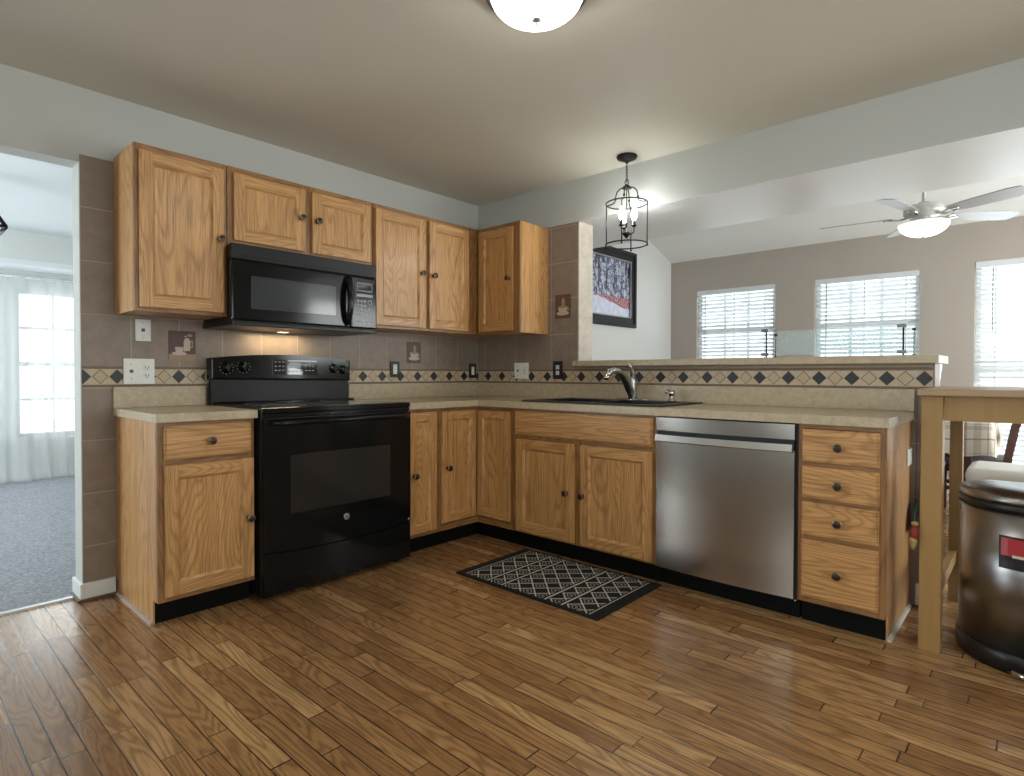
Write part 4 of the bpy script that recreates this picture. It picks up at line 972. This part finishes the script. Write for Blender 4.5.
# ------------------------------------------------------------------ step bins
def bin_shape(bm, cx, cy, z0, z1, rx, ry, n=40, inset=0, mi=0, top=True):
    """flat back on +x side, round front on -x side"""
    pts = []
    for k in range(n+1):
        a = PI/2+PI*k/n; pts.append((cx+(rx-inset)*math.cos(a), cy+(ry-inset)*math.sin(a)))
    bx = cx+.13-inset
    pts += [(bx-.03, cy-ry+inset), (bx, cy-ry+inset+.03), (bx, cy+ry-inset-.03), (bx-.03, cy+ry-inset)]
    return pts
def ploft(bm, levels, mi=0, capb=True, capt=True):
    rows = [[bm.verts.new((x, y, z)) for x, y in pts] for z, pts in levels]; n = len(rows[0])
    for A, B in zip(rows, rows[1:]):
        for k in range(n): f = bm.faces.new((A[k], A[(k+1) % n], B[(k+1) % n], B[k])); f.material_index = mi; f.smooth = True
    if capb: bm.faces.new(rows[0][::-1])
    if capt: bm.faces.new(rows[-1])
bx_, by_ = -.32, -3.355
e = empty('step_bin', 'brushed steel rounded step trash can with black base beside the bar table leg', 'trash can', (bx_, by_, 0))
def bs(i): return bin_shape(None, bx_, by_, 0, 0, .245, .243, inset=i)
bm = BM(); ploft(bm, [(0, bs(-.002)), (.060, bs(-.006)), (.070, bs(-.001)), (.072, bs(.004))]); obj('base', bm, BLACKP, e)
bm = BM(); ploft(bm, [(.0725, bs(.003)), (.585, bs(.003))]); bd = obj('body', bm, CANST, e)
bm = BM(); ploft(bm, [(.5855, bs(-.001)), (.612, bs(-.001))]); obj('rim_band', bm, BLACKP, e)
bm = BM(); ploft(bm, [(.6125, bs(.001)), (.632, bs(.003)), (.648, bs(.022)), (.658, bs(.06)), (.662, bs(.11))]); obj('lid', bm, CANST, e)
bm = BM()
pp = [(bx_-.255, by_+.07, .022), (bx_-.285, by_+.05, .024), (bx_-.298, by_, .024), (bx_-.285, by_-.05, .024), (bx_-.255, by_-.07, .022)]; tube(bm, pp, .009, 10); obj('foot_pedal', bm, CHROME, e)
# sticker following the curve of the body
def curved(bm, a0, a1, z0, z1, mi, off, n=10):
    R_ = .242+off; A = []
    for k in range(n+1):
        a = a0+(a1-a0)*k/n; x, y = bx_+R_*math.cos(a), by_+R_*math.sin(a)*.992; A.append((bm.verts.new((x, y, z0)), bm.verts.new((x, y, z1))))
    for p, q_ in zip(A, A[1:]): f = bm.faces.new((p[0], q_[0], q_[1], p[1])); f.material_index = mi
bm = BM(); aa = PI-.46; ab = PI+.46
curved(bm, aa, ab, .380, .500, 1, .0012); curved(bm, aa+.03, ab-.03, .428, .492, 0, .0020); curved(bm, aa+.17, ab-.1, .424, .434, 2, .0026)
obj('sticker', bm, [plain('sticker_red', (.42, .035, .045), .3), BLACKP, plain('sticker_cream', (.62, .58, .48), .4)], bd, label='red and black product sticker')

# ------------------------------------------------------------------ wire fly swatter and ornament on half-wall side
e = empty('fly_swatter', 'green fly swatter hanging by its wire on the tiled half wall edge', 'fly swatter', (-.03, -2.945, .37))
bm = BM(); tube(bm, [(-.016, -2.945, .842), (-.018, -2.947, .70), (-.020, -2.934, .49)], .0022, 8); pts = [(-.014, -2.945+.006*math.cos(2*PI*k/10), .848+.006*math.sin(2*PI*k/10)) for k in range(10)]; tube(bm, pts, .0018, 6, closed=True); obj('wire_handle', bm, plain('green_wire', (.22, .28, .18), .4, .5), e)
bm = BM(); prism(bm, [(-.14, -2.928, .37), (-.02, -2.928, .36), (-.012, -2.928, .46), (-.018, -2.928, .50), (-.035, -2.928, .50), (-.10, -2.928, .47)], (0, -.006, 0)); 
obj('swatter_head', bm, plain('dark_green_plastic', (.015, .055, .040), .4), e)
bm = BM(); tube(bm, [(-.552, -2.9995, 1.002), (-.552, -2.997, .90), (-.552, -2.995, .50)], .0012, 6)
obj_e = empty('hanging_ornament', 'small red and yellow cloth ornament hanging beside the front leg of the pine bar table', 'ornament', (-.552, -2.995, .40))
obj('cord', bm, BLACKP, obj_e)
bm = BM(); lathe(bm, [(0, .06), (.010, .058), (.020, .043), (.023, .022), (.017, .004), (0, 0)], (-.552, -2.993, .430), (0, 0, 1), 18, sx=.8, sy=.6); obj('body', bm, plain('red_cloth', (.22, .02, .012), .7), obj_e)
bm = BM(); lathe(bm, [(0, .02), (.012, .015), (.014, .0), (.006, -.030), (0, -.034)], (-.556, -2.990, .428), (0, 0, 1), 14); lathe(bm, [(0, .016), (.012, .010), (.012, 0), (0, -.004)], (-.552, -2.995, .492), (0, 0, 1), 12); obj('trim', bm, plain('yellow_cloth', (.36, .24, .08), .7), obj_e)

# ------------------------------------------------------------------ dining set seen under the bar table
def mat_plaid():
    t = NT('cream_plaid_cloth'); q = t.pos(); c = (.72, .66, .55)
    def bars(u, lst):
        r = None
        for p, w, s in lst:
            k = t.m('MULTIPLY', t.m('LESS_THAN', t.m('ABSOLUTE', t.m('SUBTRACT', u, p)), w), s); r = k if r is None else t.m('MAXIMUM', r, k)
        return r
    fy_ = t.m('MULTIPLY', t.m('FRACT', t.m('DIVIDE', t.m('ADD', q[1], 10.0), .42)), .42)
    b1 = bars(fy_, [(.10, .014, .85), (.165, .004, .5), (.20, .004, .5), (.26, .022, .35), (.33, .010, .6), (.36, .003, .5)])
    h = t.m('ADD', q[2], t.m('MULTIPLY', q[0], 1.0)); fz_ = t.m('MULTIPLY', t.m('FRACT', t.m('DIVIDE', t.m('ADD', h, 10.0), .30)), .30)
    b2 = bars(fz_, [(.05, .006, .8), (.14, .015, .4), (.17, .003, .5), (.24, .003, .4)])
    n = t.noise(t.vec(q[0], q[1], q[2]), 300, 2)
    col = t.mix(t.m('MULTIPLY', b1, .9), t.mix(n, (.60, .55, .46), (.76, .71, .62)), (.16, .10, .10)); col = t.mix(t.m('MULTIPLY', b2, .8), col, (.17, .12, .12))
    t.set(col=col, rough=.9, spec=.1); return t.mat
DW_ = plain('dark_walnut', (.075, .032, .024), .4)
e = empty('dining_table', 'dark wood dining table under the plaid cloth in the far room', 'table', (2.5, -2.42, 0))
bm = BM(); box(bm, 2.06, 2.96, -3.08, -1.75, .715, .745); obj('tabletop', bm, DW_, e)
for x in (2.14, 2.82):
    for y in (-2.98, -1.88): bm = BM(); box(bm, x, x+.06, y, y+.06, 0, .715, bev=.004); obj('leg', bm, DW_, e)
bm = BM(); cxt, cyt = 2.51, -2.415; hx, hy = .462, .677; n = 160; prev = None; rows = []
def rect_pt(s, k):
    """walk round the rectangle; s in 0..4"""
    side = int(s) % 4; f = s-int(s)
    P_ = [(-1, -1), (-1, 1), (1, 1), (1, -1)]; a, b = P_[side], P_[(side+1) % 4]
    return a[0]+(b[0]-a[0])*f, a[1]+(b[1]-a[1])*f
lev = [(.749, 0.0), (.747, .006), (.735, .010), (.66, .016), (.58, .020), (.505, .024)]
for z, off in lev:
    r = []
    for k in range(n):
        s = 4*k/n; ux, uy = rect_pt(s, k); wv = math.sin(k*.71)*.010*(1 if z < .7 else 0)*(.749-z)*6
        cr = abs(ux*uy) > .92
        o_ = off+wv+(.03*(.749-z)*2 if cr else 0)
        zz = z+ (0 if z > .52 else .012*math.sin(k*.9))
        r.append(bm.verts.new((cxt+ux*(hx+o_), cyt+uy*(hy+o_), zz)))
    rows.append(r)
for A, B in zip(rows, rows[1:]):
    for k in range(n): f = bm.faces.new((A[k], A[(k+1) % n], B[(k+1) % n], B[k])); f.smooth = True
bm.faces.new(rows[0])
obj('tablecloth', bm, mat_plaid(), label='cream, grey and brown plaid cloth draped over the dining table', cat='tablecloth')

def chair(cx, cy, rot, label, seatmat, seat_z=.46, dark=True, thick=.06, w=.46):
    e = empty('dining_chair', label, 'chair', (cx, cy, 0), None)
    M = Matrix.Rotation(rot, 4, 'Z'); T = Vector((cx, cy, 0))
    def add(name, fn, mat, parent=e):
        bm = BM(); fn(bm); bmesh.ops.transform(bm, matrix=Matrix.Translation(T) @ M, verts=bm.verts); return obj(name, bm, mat, parent)
    h = w/2                      # chair faces +y locally, back at -y
    add('seat_cushion', lambda b: box(b, -h, h, -.22, .24, seat_z-thick, seat_z, bev=min(.028, thick*.42)), seatmat)
    add('seat_frame', lambda b: box(b, -h+.012, h-.012, -.21, .225, seat_z-thick-.055, seat_z-thick-.001, bev=.004), DW_)
    for sx in (-1, 1):
        add('leg', lambda b: box(b, sx*(h-.035)-.02, sx*(h-.035)+.02, .175, .215, 0, seat_z-thick-.056, bev=.003), DW_)
        def rear(b):
            pr = [(-.225, 0), (-.185, 0), (-.185, .45), (-.225, .70), (-.315, 1.0), (-.365, 1.0), (-.270, .68), (-.228, .43)]
            prism(b, [(sx*(h-.005)-.014, y, z) for y, z in pr], (.03, 0, 0))
        add('leg', rear, DW_)
    def rail(b):
        for z, hh in ((.93, .05), (.62, .025)):
            y = -.215-(z-.55)*.26; box(b, -h+.03, h-.03, y-.012, y+.012, z-hh, z+hh, bev=.004)
        for k in range(4): x = -h+.08+k*(w-.16)/3; prism(b, [(x-.012, -.232, .60), (x+.012, -.232, .60), (x+.012, -.318, .93), (x-.012, -.318, .93)], (0, .014, 0))
    add('backrest', rail, DW_)
    add('stretcher', lambda b: (box(b, -h+.05, h-.05, .188, .202, .17, .20), box(b, -h+.02, -h+.04, -.2, .19, .20, .23), box(b, h-.04, h-.02, -.2, .19, .20, .23)), DW_)
    return e
PALE = plain('pale_linen_upholstery', (.80, .78, .74), .85); GREYU = plain('grey_mauve_upholstery', (.20, .17, .18), .8)
chair(2.48, -2.965, 0, 'dark wood dining chair with raked back at the right end of the plaid table', GREYU, w=.40)
chair(1.92, -2.60, -PI/2, 'dark wood dining chair with grey seat tucked under the near side of the plaid table', GREYU, .45)
# pale upholstered ottoman
e = empty('ottoman', 'long pale upholstered bench seen just above the steel trash can lid', 'bench', (1.35, -3.42, 0))
bm = BM(); box(bm, 1.12, 1.58, -3.86, -3.02, .415, .530, bev=.045); o = obj('cushion', bm, PALE, e, smooth=True)
bm = BM(); box(bm, 1.15, 1.55, -3.82, -3.06, .345, .4145, bev=.004); obj('seat_frame', bm, DW_, e)
for x in (1.16, 1.50):
    for y in (-3.81, -3.11): bm = BM(); box(bm, x, x+.045, y, y+.045, 0, .345, bev=.003); obj('leg', bm, DW_, e)

# ------------------------------------------------------------------ living room curtain and dark pendant
e = empty('sheer_curtain', 'white sheer floor-length curtain over the living room window', 'curtain', (-2.2, 4.08, 0))
bm = BM(); tube(bm, [(-3.55, 4.10, 2.035), (-1.2, 4.10, 2.035)], .010, 10); obj('curtain_rod', bm, TRIM, e)
bm = BM(); n = 260; rows = []
for z, amp, sh in ((2.055, .006, 0), (2.02, .010, 0), (1.97, .006, 0), (1.6, .022, .004), (1.0, .030, .012), (.45, .036, .03), (.10, .045, .06), (.02, .055, .09), (.012, .07, .14)):
    r = []
    for k in range(n+1):
        x = -3.5+2.25*k/n; w = math.sin(k*.33)+.55*math.sin(k*.145+1)+.35*math.sin(k*.71+2)
        flick = (.10*max(0, math.sin(k*.055)))*(1 if z < .06 else (.3 if z < .2 else 0))
        r.append(bm.verts.new((x+sh*math.sin(k*.05)*.5, 4.095-amp*w*.6-flick-.0, max(.012, z))))
    rows.append(r)
for A, B in zip(rows, rows[1:]):
    for k in range(n): f = bm.faces.new((A[k], A[k+1], B[k+1], B[k])); f.smooth = True
obj('sheer_panel', bm, SHEER, e)
# black lantern chandelier (only a corner shows)
e = empty('chandelier', 'black metal pendant frame corner at the left edge of the living room ceiling', 'pendant light', (-2.865, 1.9, 2.06))
px_, py_ = -2.875, 1.90
bm = BM(); zt2, zb2 = 2.13, 1.80
ap = (px_, py_, 2.38)
cor = [(px_+a*.165, py_+b*.165) for a, b in ((-1, -1), (1, -1), (1, 1), (-1, 1))]; cob = [(px_+a*.14, py_+b*.14) for a, b in ((-1, -1), (1, -1), (1, 1), (-1, 1))]
CZ = 2.06
for i in range(4):
    j = (i+1) % 4
    tube(bm, [(cor[i][0], cor[i][1], CZ), (cor[j][0], cor[j][1], CZ)], .014, 4); tube(bm, [(cor[i][0], cor[i][1], CZ), ap], .014, 4)
    pass
obj('frame', bm, IRON, e)
bm = BM(); tube(bm, [ap, (px_, py_, HC)], .008, 8); lathe(bm, [(0, 0), (.06, 0), (.05, -.02), (0, -.03)], (px_, py_, HC-.0005), (0, 0, 1), 20); obj('downrod', bm, IRON, e)
